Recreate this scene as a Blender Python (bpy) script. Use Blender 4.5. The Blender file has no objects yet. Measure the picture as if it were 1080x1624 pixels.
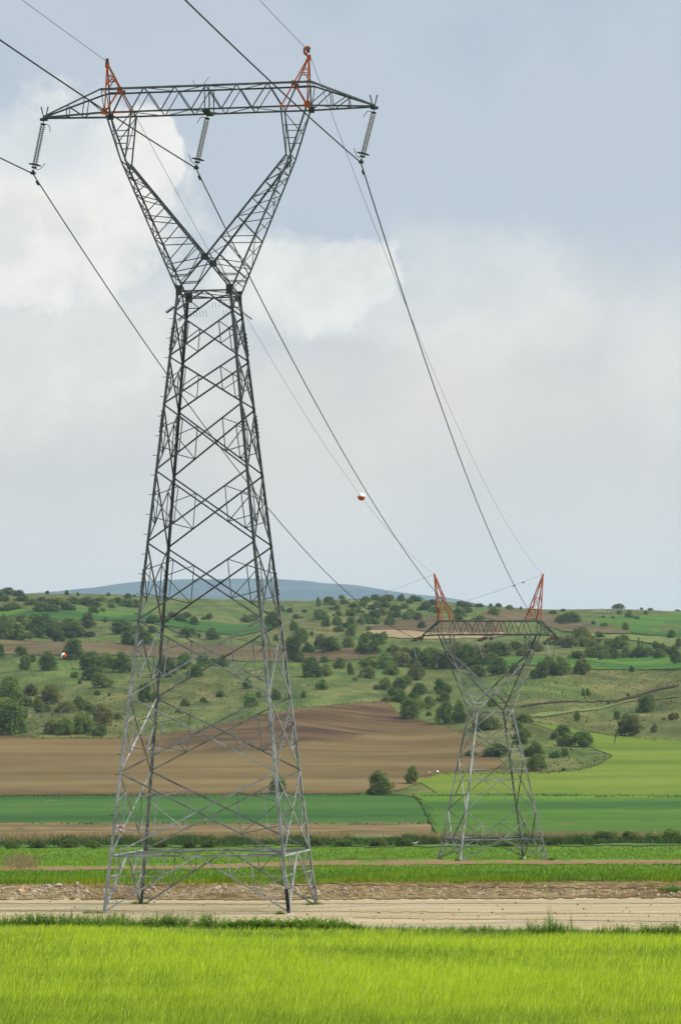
import bpy, math, random
import numpy as np
from math import sin, cos, radians as R, pi
random.seed(7); rng = np.random.default_rng(7)
sc = bpy.context.scene
C = sc.collection

# ------------------------------------------------------------------ camera
CZ, F, PITCH, ROLL = 11.627, 5189.4, 0.06877, -0.00847      # focal length in pixels of a 1080-wide picture
cp, sp, cr, sr = cos(PITCH), sin(PITCH), cos(ROLL), sin(ROLL)
fw = np.array([0, cp, sp]); r0 = np.array([1., 0, 0]); u0 = np.array([0, -sp, cp])
rt = r0*cr + u0*sr; up = -r0*sr + u0*cr
CAM = np.array([0, 0, CZ])
from mathutils import Matrix, Vector
cd = bpy.data.cameras.new('camera'); co = bpy.data.objects.new('camera', cd); C.objects.link(co)
co.matrix_world = Matrix(((rt[0], up[0], -fw[0], 0), (rt[1], up[1], -fw[1], 0), (rt[2], up[2], -fw[2], CZ), (0, 0, 0, 1)))
cd.sensor_fit = 'HORIZONTAL'; cd.sensor_width = 36; cd.lens = 36*F/1080
cd.clip_start = 1; cd.clip_end = 60000
sc.camera = co

def proj(P):
    d = np.asarray(P, float) - CAM; z = d@fw
    return 540 + F*(d@rt)/z, 812 - F*(d@up)/z

# ------------------------------------------------------------------ ground height
_D = [0, 62, 100, 130, 165, 190, 206, 237, 245, 300, 400, 562, 680, 720, 860, 1050, 1300, 1480, 1750, 2050, 2400, 2650, 2900, 3600, 5000, 7000, 9000, 11500, 24000]
_Z = [9.1, 6.24, 4.47, 3.07, 1.44, .45, .0, .0, .75, -1.6, -4.9, -9.75, -11.0, -11.4, -10.8, -7.1, 9.1, 26.6, 51.6, 78, 105, 125, 118, 70, 30, 20, 20, 20, 20]
_rx = [-600, -150, 0, 100, 200, 300, 400, 500, 560, 640, 700, 760, 860, 1000, 1080, 1250, 1700]
_ry = [930, 938, 940, 938, 941, 946, 949, 950, 948, 946, 950, 958, 963, 965, 967, 966, 950]
_mx = [-700, -100, 40, 150, 250, 370, 480, 560, 640, 760, 900, 1300]
_my = [985, 956, 944, 931, 921, 917.5, 919, 929, 945, 965, 985, 1000]
def sst(a, b, x):
    t = np.clip((x-a)/(b-a), 0, 1); return t*t*(3-2*t)
def height(X, Y):
    X = np.asarray(X, float); Y = np.asarray(Y, float)
    z = np.interp(Y, _D, _Z)
    px = 540 + F*X/np.maximum(Y, 40)
    hor = 1169.5 - .0084*(px-540)
    # ridge profile across the valley's far slope
    ry = np.interp(px, _rx, _ry)
    s = sst(1450, 2650, Y)*(1 - sst(2900, 5200, Y))
    z = z + s*(945-ry+(hor-1169.5))*np.minimum(Y, 2900)/F
    my = np.interp(px, _mx, _my)
    zm = CZ + (hor-my)*16000/F - 20
    m = np.where(Y < 16000, sst(11500, 16000, Y), 1-sst(16000, 21000, Y))
    z = z + zm*m
    a = sst(1150, 1500, Y)*(1-sst(2400, 2700, Y))
    n = .9*np.sin(X/33+Y/61+1)+.8*np.sin(X/47-Y/73+2.1)+.35*np.sin(X/13+Y/29)+.3*np.sin(X/17-Y/23+.5)
    n = n + 2.4*np.sin(X/24+Y/260+.6)*np.sin(X/61-Y/170+1.1)+1.3*np.sin(X/15-Y/140)
    z = z + a*n*1.2
    b = sst(62, 200, Y)*.04 + sst(300, 600, Y)*(1-sst(900, 1300, Y))*.12
    z = z + b*(np.sin(X/5.3+Y/9)+np.sin(X/3.1-Y/7+1))
    b2 = (Y > 238)*(Y < 262)*.12
    z = z + b2*(np.sin(X/1.9+.7)+np.sin(X/.83))
    mh = sst(12000, 13500, Y)*(1-sst(19000, 21000, Y))
    z = z + mh*(11*np.sin(X/420+Y/630)+7*np.sin(X/190-Y/350)+3*np.sin(X/71+Y/90))
    return z

_Ds = np.concatenate([np.arange(40, 260, .5), np.geomspace(260, 2700, 900)])
def ground_at(x, y):
    """where the sight line through a photo pixel meets the ground"""
    dx = (x-540)/F; lo = None
    D = _Ds
    d = fw[None, :] + rt[None, :]*dx
    X = None
    # column of ground points with that image x
    t = D
    Xa = D*(dx*cr)/cp
    for _ in range(3):
        Z = height(Xa, D); px, py = proj(np.stack([Xa, D, Z], -1)); Xa = Xa - (px-x)*D/F
    py = np.minimum.accumulate(py)
    Dq = np.interp(-y, -py, D); Xq = np.interp(Dq, D, Xa)
    return Xq, Dq
_cache = {}
SHEETS = []
def column(x):
    k = round(float(x), 2)
    if k not in _cache:
        dx = (x-540)/F; D = _Ds; Xa = D*dx*cr/cp
        for _ in range(3):
            Z = height(Xa, D); px, py = proj(np.stack([Xa, D, Z], -1)); Xa = Xa - (px-x)*D/F
        _cache[k] = (np.minimum.accumulate(py), Xa)
    return _cache[k]
def ground_px(x, y):
    py, Xa = column(x)
    Dq = np.interp(-np.asarray(y, float), -py, _Ds); return np.interp(Dq, _Ds, Xa), Dq

# ------------------------------------------------------------------ materials
def srgb(r, g, b): return tuple(((c/255)/12.92 if c/255 <= .04045 else ((c/255+.055)/1.055)**2.4) for c in (r, g, b))
def nd(nt, t, **kw):
    n = nt.nodes.new(t)
    for k, v in kw.items(): setattr(n, k, v)
    return n
def material(name, cols, scale=1.0, stretch=(1, 1, 1), rough=.85, detail=6, metallic=0, bump=0, objrand=0, cols2=None, scale2=.1, trans=0, attr=None, contrast=(.3, .7), spec=.06):
    m = bpy.data.materials.new(name); m.use_nodes = True; nt = m.node_tree; L = nt.links
    b = nt.nodes['Principled BSDF']; b.inputs['Roughness'].default_value = rough; b.inputs['Metallic'].default_value = metallic
    b.inputs['Specular IOR Level'].default_value = spec
    tc = nd(nt, 'ShaderNodeTexCoord'); mp = nd(nt, 'ShaderNodeMapping'); mp.inputs['Scale'].default_value = stretch
    L.new(tc.outputs['Object'], mp.inputs['Vector'])
    no = nd(nt, 'ShaderNodeTexNoise'); no.inputs['Scale'].default_value = scale; no.inputs['Detail'].default_value = detail; no.inputs['Roughness'].default_value = .62
    L.new(mp.outputs[0], no.inputs['Vector'])
    ra = nd(nt, 'ShaderNodeValToRGB'); el = ra.color_ramp.elements
    n = len(cols)
    while len(el) < n: el.new(.5)
    for i, c in enumerate(cols):
        el[i].position = contrast[0] + (contrast[1]-contrast[0])*(i/max(1, n-1)); el[i].color = (*c, 1)
    L.new(no.outputs['Fac'], ra.inputs[0]); out = ra.outputs[0]
    if cols2:
        n2 = nd(nt, 'ShaderNodeTexNoise'); n2.inputs['Scale'].default_value = scale2; n2.inputs['Detail'].default_value = 4
        L.new(mp.outputs[0], n2.inputs['Vector'])
        r2 = nd(nt, 'ShaderNodeValToRGB'); r2.color_ramp.elements[0].position = .42; r2.color_ramp.elements[1].position = .62
        L.new(n2.outputs['Fac'], r2.inputs[0])
        ra2 = nd(nt, 'ShaderNodeValToRGB'); e2 = ra2.color_ramp.elements
        while len(e2) < len(cols2): e2.new(.5)
        for i, c in enumerate(cols2):
            e2[i].position = contrast[0] + (contrast[1]-contrast[0])*(i/max(1, len(cols2)-1)); e2[i].color = (*c, 1)
        L.new(no.outputs['Fac'], ra2.inputs[0])
        mx = nd(nt, 'ShaderNodeMixRGB'); L.new(r2.outputs[0], mx.inputs[0]); L.new(out, mx.inputs[1]); L.new(ra2.outputs[0], mx.inputs[2]); out = mx.outputs[0]
    if attr:
        at = nd(nt, 'ShaderNodeVertexColor', layer_name=attr)
        mx = nd(nt, 'ShaderNodeMixRGB', blend_type='MULTIPLY'); mx.inputs[0].default_value = 1
        L.new(out, mx.inputs[1]); L.new(at.outputs[0], mx.inputs[2]); out = mx.outputs[0]
    if objrand:
        oi = nd(nt, 'ShaderNodeObjectInfo'); hs = nd(nt, 'ShaderNodeHueSaturation')
        mr = nd(nt, 'ShaderNodeMapRange'); mr.inputs['To Min'].default_value = 1-objrand; mr.inputs['To Max'].default_value = 1+objrand
        L.new(oi.outputs['Random'], mr.inputs['Value']); L.new(mr.outputs[0], hs.inputs['Value']); L.new(out, hs.inputs['Color'])
        m2 = nd(nt, 'ShaderNodeMath', operation='MULTIPLY_ADD'); m2.inputs[1].default_value = 7.31; m2.inputs[2].default_value = 0
        fr = nd(nt, 'ShaderNodeMath', operation='FRACT'); L.new(oi.outputs['Random'], m2.inputs[0]); L.new(m2.outputs[0], fr.inputs[0])
        mr2 = nd(nt, 'ShaderNodeMapRange'); mr2.inputs['To Min'].default_value = .475; mr2.inputs['To Max'].default_value = .515
        L.new(fr.outputs[0], mr2.inputs['Value']); L.new(mr2.outputs[0], hs.inputs['Hue']); out = hs.outputs[0]
    L.new(out, b.inputs['Base Color'])
    if bump:
        bp = nd(nt, 'ShaderNodeBump'); bp.inputs['Strength'].default_value = bump; bp.inputs['Distance'].default_value = .1
        L.new(no.outputs['Fac'], bp.inputs['Height']); L.new(bp.outputs[0], b.inputs['Normal'])
    if trans:
        t = nd(nt, 'ShaderNodeBsdfTranslucent'); L.new(out, t.inputs['Color'])
        ms = nd(nt, 'ShaderNodeMixShader'); ms.inputs[0].default_value = trans
        L.new(b.outputs[0], ms.inputs[1]); L.new(t.outputs[0], ms.inputs[2]); L.new(ms.outputs[0], nt.nodes['Material Output'].inputs['Surface'])
    return m

M = {}
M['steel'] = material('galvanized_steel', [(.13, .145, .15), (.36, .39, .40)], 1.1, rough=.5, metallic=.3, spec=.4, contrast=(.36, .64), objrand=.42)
M['steel_far'] = material('far_tower_steel', [(.10, .102, .096), (.34, .35, .35)], .35, rough=.5, metallic=.3, spec=.4, contrast=(.38, .62), objrand=.42)
def darker_above(m, z0, z1, cols):
    # the upper sections of each tower blend into a darker steel tone
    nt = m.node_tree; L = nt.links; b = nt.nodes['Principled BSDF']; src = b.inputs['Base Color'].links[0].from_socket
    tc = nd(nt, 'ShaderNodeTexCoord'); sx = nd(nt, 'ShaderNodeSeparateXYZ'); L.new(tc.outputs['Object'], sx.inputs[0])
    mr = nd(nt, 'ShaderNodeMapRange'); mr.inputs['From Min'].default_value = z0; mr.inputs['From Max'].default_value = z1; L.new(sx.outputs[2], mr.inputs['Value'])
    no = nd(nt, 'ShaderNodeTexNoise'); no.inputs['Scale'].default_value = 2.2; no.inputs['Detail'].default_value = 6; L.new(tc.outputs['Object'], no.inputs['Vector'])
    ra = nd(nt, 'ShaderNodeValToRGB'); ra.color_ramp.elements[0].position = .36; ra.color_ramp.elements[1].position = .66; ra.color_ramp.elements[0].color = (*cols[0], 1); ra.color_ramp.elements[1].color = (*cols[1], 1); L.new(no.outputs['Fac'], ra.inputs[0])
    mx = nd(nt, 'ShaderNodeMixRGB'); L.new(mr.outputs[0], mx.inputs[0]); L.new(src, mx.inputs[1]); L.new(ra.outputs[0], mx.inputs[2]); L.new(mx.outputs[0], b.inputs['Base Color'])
darker_above(M['steel'], 14, 23, [(.035, .043, .044), (.085, .10, .10)])
darker_above(M['steel_far'], 30, 38, [(.033, .034, .033), (.095, .096, .092)])
M['dark_steel'] = material('dark_steel', [(.03, .034, .034), (.06, .066, .066)], 3, rough=.6, metallic=.3)
M['tar'] = material('tar_paint', [(.012, .012, .012), (.03, .03, .03)], 3, rough=.6)
M['orange'] = material('orange_paint', [(.22, .050, .016), (.40, .098, .026)], 2.2, rough=.65, contrast=(.36, .64))
M['insul'] = material('glazed_insulator', [(.15, .157, .15), (.27, .28, .27)], 4, rough=.25, spec=.6)
M['brown_insul'] = material('brown_insulator', [(.11, .05, .035), (.17, .08, .055)], 4, rough=.3)
M['wire'] = material('conductor_wire', [(.022, .025, .022), (.045, .048, .045)], .5, rough=.6, metallic=.2)
M['pale_wire'] = material('bright_wire', [(.20, .21, .20), (.28, .29, .28)], .5, rough=.5, metallic=.3)
M['white'] = material('white_paint', [(.75, .75, .73), (.82, .82, .80)], 4, rough=.5)
M['ball'] = material('ball_orange', [(.50, .07, .015), (.58, .10, .02)], 4, rough=.5)
M['red'] = material('sign_red', [(.50, .06, .08), (.6, .10, .12)], 4, rough=.6)
M['concrete'] = material('concrete', [(.30, .28, .25), (.42, .40, .36)], 4, bump=.3)
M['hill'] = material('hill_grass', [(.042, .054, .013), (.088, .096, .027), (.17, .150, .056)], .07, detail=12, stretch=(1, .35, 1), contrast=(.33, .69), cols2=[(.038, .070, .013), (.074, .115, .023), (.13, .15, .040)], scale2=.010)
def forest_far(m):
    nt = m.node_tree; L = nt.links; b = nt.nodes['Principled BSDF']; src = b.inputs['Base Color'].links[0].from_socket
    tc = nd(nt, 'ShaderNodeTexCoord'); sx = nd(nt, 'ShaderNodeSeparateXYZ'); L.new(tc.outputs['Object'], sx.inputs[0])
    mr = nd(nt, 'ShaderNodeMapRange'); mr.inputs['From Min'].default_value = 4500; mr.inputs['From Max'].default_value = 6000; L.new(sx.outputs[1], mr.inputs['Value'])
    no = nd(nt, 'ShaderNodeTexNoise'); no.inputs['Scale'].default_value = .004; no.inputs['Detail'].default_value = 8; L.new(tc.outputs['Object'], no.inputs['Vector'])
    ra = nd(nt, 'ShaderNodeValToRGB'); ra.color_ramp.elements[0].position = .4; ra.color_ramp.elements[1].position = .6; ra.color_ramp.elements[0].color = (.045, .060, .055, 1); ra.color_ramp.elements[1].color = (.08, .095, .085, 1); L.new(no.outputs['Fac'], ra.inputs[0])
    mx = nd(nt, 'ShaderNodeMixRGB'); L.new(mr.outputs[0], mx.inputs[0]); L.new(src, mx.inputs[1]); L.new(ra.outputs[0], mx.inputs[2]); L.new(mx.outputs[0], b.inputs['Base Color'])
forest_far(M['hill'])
M['wheat_ground'] = material('wheat_ground', [(.07, .13, .010), (.13, .21, .014)], .7)
M['sand'] = material('dirt_track', [(.235, .184, .100), (.355, .29, .168), (.44, .37, .23)], .30, stretch=(.22, 1.7, 1), detail=12, bump=.2, contrast=(.32, .68), cols2=[(.25, .212, .14), (.36, .318, .22)], scale2=.10)
M['bank'] = material('gravel_bank', [(.082, .058, .024), (.19, .143, .068), (.34, .275, .16)], 1.5, detail=14, stretch=(1, 1, 1.5), bump=.9, contrast=(.37, .65), cols2=[(.095, .058, .022), (.175, .118, .048)], scale2=.15)
M['grass'] = material('crop_grass', [(.07, .15, .010), (.115, .205, .015)], .25, stretch=(.5, 1, 1), detail=9)
M['dirt'] = material('bare_dirt', [(.15, .095, .042), (.25, .175, .085)], .3, stretch=(.4, 1, 1), detail=9)
M['dry'] = material('stubble', [(.10, .07, .028), (.15, .11, .05), (.21, .16, .078)], .06, stretch=(.10, 1, 1), detail=12, contrast=(.34, .66))
M['dark_crop'] = material('dark_crop', [(.020, .062, .010), (.034, .094, .016), (.060, .128, .020)], .022, stretch=(.08, 1, 1), detail=14, contrast=(.38, .63))
M['mid_crop'] = material('mid_crop', [(.040, .102, .009), (.066, .142, .011), (.10, .185, .013)], .022, stretch=(.12, 1, 1), detail=14, contrast=(.38, .63), cols2=[(.022, .068, .012), (.036, .094, .016)], scale2=.008)
M['lime_crop'] = material('lime_crop', [(.066, .110, .010), (.100, .152, .013), (.140, .185, .022)], .022, stretch=(.15, .9, 1), detail=14, contrast=(.37, .63))
M['tan_soil'] = material('tilled_soil', [(.080, .052, .018), (.118, .080, .029), (.168, .119, .050)], .014, stretch=(.30, 1.6, 1), detail=14, contrast=(.36, .64), cols2=[(.112, .084, .033), (.165, .122, .052)], scale2=.007)
M['dark_soil'] = material('ploughed_soil', [(.040, .022, .010), (.066, .039, .019), (.145, .096, .046)], .09, stretch=(.35, 1, 1), detail=14, contrast=(.36, .70))
def soil_blend(m, cols):
    nt = m.node_tree; L = nt.links; b = nt.nodes['Principled BSDF']; src = b.inputs['Base Color'].links[0].from_socket
    tc = nd(nt, 'ShaderNodeTexCoord'); mp = nd(nt, 'ShaderNodeMapping'); mp.inputs['Scale'].default_value = (.3, 1, 1); L.new(tc.outputs['Object'], mp.inputs[0])
    no = nd(nt, 'ShaderNodeTexNoise'); no.inputs['Scale'].default_value = .09; no.inputs['Detail'].default_value = 14; L.new(mp.outputs[0], no.inputs['Vector'])
    ra = nd(nt, 'ShaderNodeValToRGB'); e = ra.color_ramp.elements; e[0].position = .36; e[1].position = .70; e[0].color = (*cols[0], 1); e[1].color = (*cols[1], 1); L.new(no.outputs['Fac'], ra.inputs[0])
    vc = nd(nt, 'ShaderNodeVertexColor', layer_name='tint'); mx = nd(nt, 'ShaderNodeMixRGB'); L.new(vc.outputs[0], mx.inputs[0]); L.new(src, mx.inputs[1]); L.new(ra.outputs[0], mx.inputs[2]); L.new(mx.outputs[0], b.inputs['Base Color'])
soil_blend(M['tan_soil'], [(.048, .028, .012), (.135, .088, .040)])
M['red_soil'] = material('red_soil', [(.062, .040, .018), (.095, .064, .030), (.135, .105, .050)], .05, stretch=(.4, 1, 1), detail=12, contrast=(.35, .68), cols2=[(.085, .072, .026), (.13, .115, .045)], scale2=.02)
M['pale_soil'] = material('pale_soil', [(.22, .165, .085), (.30, .23, .13)], .04, detail=9)
M['verge'] = material('verge_grass', [(.05, .10, .02), (.09, .14, .035)], .2, detail=9)
M['pale_grass'] = material('pale_grass', [(.10, .13, .035), (.15, .175, .05)], .03, detail=9)
M['bark'] = material('bark', [(.07, .055, .04), (.12, .10, .075)], 2)
M['leaf0'] = material('leaf_dark', [(.074, .118, .025), (.132, .182, .044)], 5, objrand=.28, trans=.4, contrast=(.38, .62))
M['leaf1'] = material('leaf_mid', [(.10, .158, .030), (.165, .228, .048)], 5, objrand=.28, trans=.4, contrast=(.38, .62))
M['leaf2'] = material('leaf_olive', [(.12, .138, .034), (.18, .196, .052)], 5, objrand=.28, trans=.4, contrast=(.38, .62))
M['leaf3'] = material('leaf_light', [(.13, .180, .036), (.20, .26, .058)], 5, objrand=.28, trans=.4, contrast=(.38, .62))
M['weed'] = material('weed_leaf', [(.10, .20, .022), (.17, .29, .04)], 2, trans=.4)
M['reed'] = material('dry_reed', [(.30, .24, .11), (.42, .34, .18)], 2, trans=.2)
M['wheat'] = material('wheat_blade', [(1, 1, 1)], 1, trans=.45, attr='tint', rough=.6)
M['blade'] = material('grass_blade', [(1, 1, 1)], 1, trans=.35, attr='tint', rough=.6)
M['stone'] = material('pale_stone', [(.24, .20, .14), (.46, .41, .32)], 1.5, bump=.3)
M['log'] = material('bleached_wood', [(.45, .41, .33), (.6, .55, .46)], 3)
M['wool'] = material('wool', [(.62, .59, .52), (.72, .69, .62)], 3)

# ------------------------------------------------------------------ object helpers
def link(name, me, parent=None, mats=None, loc=None):
    if mats and not me.materials:
        for m in (mats if isinstance(mats, (list, tuple)) else [mats]): me.materials.append(m)
    o = bpy.data.objects.new(name, me); C.objects.link(o)
    if parent: o.parent = parent
    if loc is not None: o.location = loc
    return o
def empty(name, loc, rz=0):
    o = bpy.data.objects.new(name, None); C.objects.link(o); o.location = loc; o.rotation_euler = (0, 0, rz); o.empty_display_size = .2
    return o
def tag(o, label=None, cat=None, group=None, kind=None):
    if label: o['label'] = label
    if cat: o['category'] = cat
    if group: o['group'] = group
    if kind: o['kind'] = kind
    return o
class MB:
    def __init__(s): s.v = []; s.f = []; s.mi = []
    def add(s, vs, fs, mi=0):
        b = len(s.v); s.v += [tuple(map(float, v)) for v in vs]; s.f += [tuple(b+i for i in f) for f in fs]; s.mi += [mi]*len(fs)
    def angle(s, p, q, w, n, mi=0, t=None, flip=1):
        """steel L-section from p to q; one flange lies in the face whose outward normal is n, the other points inward"""
        p = np.array(p, float); q = np.array(q, float); d = q-p; l = np.linalg.norm(d)
        if l < 1e-6: return
        d /= l; n = np.array(n, float); n = n-d*(n@d)
        if np.linalg.norm(n) < 1e-6: n = np.cross(d, [.3, .5, .8])
        n /= np.linalg.norm(n); e = np.cross(n, d)*flip; t = t or max(.014, .13*w)
        prof = [(0, 0), (w, 0), (w, t), (t, t), (t, w), (0, w)]
        vs = [p+e*(a-w/2)-n*b for a, b in prof]+[q+e*(a-w/2)-n*b for a, b in prof]
        fs = [(i, (i+1) % 6, (i+1) % 6+6, i+6) for i in range(6)]+[(5, 4, 3, 2, 1, 0), (6, 7, 8, 9, 10, 11)]
        if flip < 0: fs = [f[::-1] for f in fs]
        s.add(vs, fs, mi)
    def leg(s, p, q, w, sx, sy, mi=0):
        """corner L-section, corner outward at (sx, sy)"""
        p = np.array(p, float); q = np.array(q, float); t = .12*w
        prof = [(0, 0), (w, 0), (w, t), (t, t), (t, w), (0, w)]
        vs = [c+np.array([-sx*a, -sy*b, 0]) for c in (p, q) for a, b in prof]
        fs = [(i, (i+1) % 6, (i+1) % 6+6, i+6) for i in range(6)]+[(5, 4, 3, 2, 1, 0), (6, 7, 8, 9, 10, 11)]
        if sx*sy < 0: fs = [f[::-1] for f in fs]
        s.add(vs, fs, mi)
    def box(s, c, sz, ax=None, mi=0):
        c = np.array(c, float); A = np.eye(3) if ax is None else np.array(ax, float)
        vs = [c+A[0]*x*sz[0]/2+A[1]*y*sz[1]/2+A[2]*z*sz[2]/2 for x in (-1, 1) for y in (-1, 1) for z in (-1, 1)]
        s.add(vs, [(0, 1, 3, 2), (4, 6, 7, 5), (0, 4, 5, 1), (2, 3, 7, 6), (0, 2, 6, 4), (1, 5, 7, 3)], mi)
    def tube(s, pts, r, k=6, mi=0, cap=True):
        pts = np.array(pts, float); n = len(pts); rr = r if hasattr(r, '__len__') else [r]*n
        tg = np.gradient(pts, axis=0); tg /= np.linalg.norm(tg, axis=1)[:, None]
        ref = np.array([0, 0, 1.]) if abs(tg[0][2]) < .9 else np.array([1., 0, 0])
        vs = []
        for i in range(n):
            a = np.cross(tg[i], ref); a /= np.linalg.norm(a); b = np.cross(tg[i], a)
            vs += [pts[i]+rr[i]*(a*cos(2*pi*j/k)+b*sin(2*pi*j/k)) for j in range(k)]
        fs = [(i*k+j, i*k+(j+1) % k, (i+1)*k+(j+1) % k, (i+1)*k+j) for i in range(n-1) for j in range(k)]
        if cap: fs += [tuple(range(k))[::-1], tuple(range((n-1)*k, n*k))]
        s.add(vs, fs, mi)
    def lathe(s, prof, o, d, k=12, mi=0):
        """profile (r, h) turned about the axis d from o"""
        d = np.array(d, float); d /= np.linalg.norm(d); a = np.cross(d, [0.2, .97, .1]); a /= np.linalg.norm(a); b = np.cross(d, a); o = np.array(o, float)
        vs = [o+d*h+r*(a*cos(2*pi*j/k)+b*sin(2*pi*j/k)) for r, h in prof for j in range(k)]
        n = len(prof); fs = [(i*k+j, i*k+(j+1) % k, (i+1)*k+(j+1) % k, (i+1)*k+j) for i in range(n-1) for j in range(k)]
        s.add(vs, fs, mi)
    def build(s, name, mats, parent=None, smooth=False, loc=None):
        me = bpy.data.meshes.new(name); me.from_pydata(s.v, [], s.f)
        for m in (mats if isinstance(mats, (list, tuple)) else [mats]): me.materials.append(m)
        if any(s.mi): me.polygons.foreach_set('material_index', s.mi)
        if smooth: me.polygons.foreach_set('use_smooth', [True]*len(me.polygons))
        me.update()
        return link(name, me, parent, loc=loc)
def npmesh(name, verts, faces, mats, tint=None, smooth=False):
    """big mesh from numpy arrays; faces is an (n, 3 or 4) array"""
    me = bpy.data.meshes.new(name); verts = np.ascontiguousarray(verts, np.float32); faces = np.ascontiguousarray(faces, np.int32); k = faces.shape[1]
    me.vertices.add(len(verts)); me.vertices.foreach_set('co', verts.ravel())
    me.loops.add(faces.size); me.loops.foreach_set('vertex_index', faces.ravel())
    me.polygons.add(len(faces)); me.polygons.foreach_set('loop_start', np.arange(0, faces.size, k, dtype=np.int32))
    me.update(calc_edges=True)
    if smooth: me.polygons.foreach_set('use_smooth', [True]*len(faces))
    if tint is not None:
        ca = me.color_attributes.new('tint', 'FLOAT_COLOR', 'POINT'); ca.data.foreach_set('color', np.ascontiguousarray(np.c_[tint, np.ones(len(tint))], np.float32).ravel())
    me.materials.append(mats)
    return me

# ------------------------------------------------------------------ the ground sheet
rows = np.concatenate([np.linspace(1, 58, 10), np.arange(60, 204, 2.0), np.arange(204, 262, 1.0), np.geomspace(262, 3000, 210), np.geomspace(3050, 23500, 110)])
cols = np.concatenate([np.linspace(-.5, -.135, 22), np.linspace(-.13, .13, 240), np.linspace(.135, .5, 22)])
AA, DD = np.meshgrid(cols, rows); XX = AA*(DD+30)
ZZ = height(XX, DD)
nr, nc = XX.shape
idx = np.arange(nr*nc).reshape(nr, nc)
fc = np.stack([idx[:-1, :-1], idx[:-1, 1:], idx[1:, 1:], idx[1:, :-1]], -1).reshape(-1, 4)
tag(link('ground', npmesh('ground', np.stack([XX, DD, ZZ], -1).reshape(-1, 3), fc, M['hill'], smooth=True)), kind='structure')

def sheet(name, tab, m, lift=.2, step=5, rowsn=16, jit=.6, soil=None):
    """a piece of land laid on the ground: tab lists (x, top, bottom) of its outline as seen in the photo"""
    SHEETS.append(tab); xs0, t0, b0 = zip(*tab)
    xs = np.arange(xs0[0], xs0[-1]+.01, step); r = np.random.default_rng(abs(hash_(name)) % 10000)
    def rough(n):
        a = r.normal(size=n); a = np.convolve(a, [.25, .5, .25], 'same'); return a*jit
    top = np.interp(xs, xs0, t0)+rough(len(xs)); bot = np.interp(xs, xs0, b0)+rough(len(xs)); bot = np.maximum(bot, top+.05)
    V = np.zeros((rowsn, len(xs), 3))
    for j, x in enumerate(xs):
        y = np.linspace(bot[j], top[j], rowsn); Xq, Dq = ground_px(x, y)
        V[:, j, 0] = Xq; V[:, j, 1] = Dq; V[:, j, 2] = height(Xq, Dq)+lift
    n = len(xs); idx = np.arange(rowsn*n).reshape(rowsn, n); tint = None
    if soil:
        px, py = proj(V.reshape(-1, 3)); a, t_, b_ = (np.array(q, float) for q in zip(*soil))
        u_ = np.minimum(np.minimum(py-np.interp(px, a, t_)+4, np.interp(px, a, b_)-py)/13, np.minimum(px-a[0], a[-1]-px)/40)
        k = np.clip(.5+u_+.35*np.sin(px/17+py/5)*np.sin(px/41)+r.normal(0, .12, len(px)), 0, 1); tint = np.repeat(k[:, None], 3, 1)
    fc = np.stack([idx[:-1, :-1], idx[:-1, 1:], idx[1:, 1:], idx[1:, :-1]], -1).reshape(-1, 4)
    if tint is not None: return tag(link(name, npmesh(name, V.reshape(-1, 3), fc, m, tint=tint, smooth=True)), kind='structure')
    return tag(link(name, npmesh(name, V.reshape(-1, 3), fc, m, smooth=True)), kind='structure')
def hash_(s):
    h = 0
    for c in s: h = (h*31+ord(c)) & 0xffffff
    return h

X0, X1 = -260, 1340
# near land
sheet('wheat_ground', [(X0, 1464, 1700), (0, 1465, 1700), (300, 1469, 1700), (540, 1474, 1700), (1080, 1484, 1700), (X1, 1488, 1700)], M['wheat_ground'], .03, 8, 24)
sheet('dirt_road', [(X0, 1427, 1472), (0, 1426.5, 1473), (540, 1426, 1483), (1080, 1423, 1492), (X1, 1422, 1496)], M['sand'], .05, 8, 20, .5)
M['rut'] = material('damp_rut', [(.23, .182, .10), (.31, .25, .145), (.40, .335, .20)], .5, stretch=(.3, 1.5, 1), detail=12, contrast=(.33, .67))
sheet('wheel_rut', [(X0, 1446, 1447.6), (0, 1445, 1446.8), (300, 1445.5, 1446.8), (540, 1446, 1448.2), (800, 1449, 1450.4), (1080, 1450, 1452.4), (X1, 1451, 1453)], M['rut'], .075, 4, 4, .55)
sheet('wheel_rut', [(560, 1457, 1458), (700, 1458, 1460.4), (860, 1460, 1461.6), (1080, 1462, 1464.2), (X1, 1463, 1465)], M['rut'], .075, 4, 4, .55)
sheet('wheel_rut', [(X0, 1434, 1435.4), (0, 1434, 1435), (400, 1434.5, 1436), (700, 1434, 1435.2), (1080, 1433, 1435), (X1, 1433, 1435)], M['rut'], .075, 4, 4, .5)
sheet('road_edge_soil', [(X0, 1426, 1430.5), (200, 1425, 1428.5), (420, 1425.5, 1430), (640, 1424.5, 1428), (860, 1423.5, 1427.5), (1080, 1421.5, 1426), (X1, 1421, 1425)], M['bank'], .1, 3, 4, 1.1)
M['cut'] = material('earth_cut', [(.085, .056, .024), (.155, .108, .05), (.25, .19, .10)], 1.2, stretch=(1, 1, 2), detail=12, bump=.8, contrast=(.35, .66))
sheet('earth_cut', [(470, 1402, 1403), (560, 1402, 1406), (700, 1401, 1410), (860, 1400.5, 1411), (1000, 1400, 1412), (1080, 1400, 1412), (X1, 1400, 1411)], M['cut'], .12, 3, 8, 1.2)
sheet('gravel_bank', [(X0, 1404, 1428), (0, 1403, 1427.5), (540, 1401, 1427), (1080, 1399, 1424), (X1, 1399, 1423)], M['bank'], .08, 3, 14, 1.0)
sheet('grass_field', [(X0, 1343, 1407), (0, 1343, 1405), (540, 1343, 1403), (1080, 1340, 1401), (X1, 1340, 1401)], M['grass'], .06, 8, 30, .4)
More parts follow.
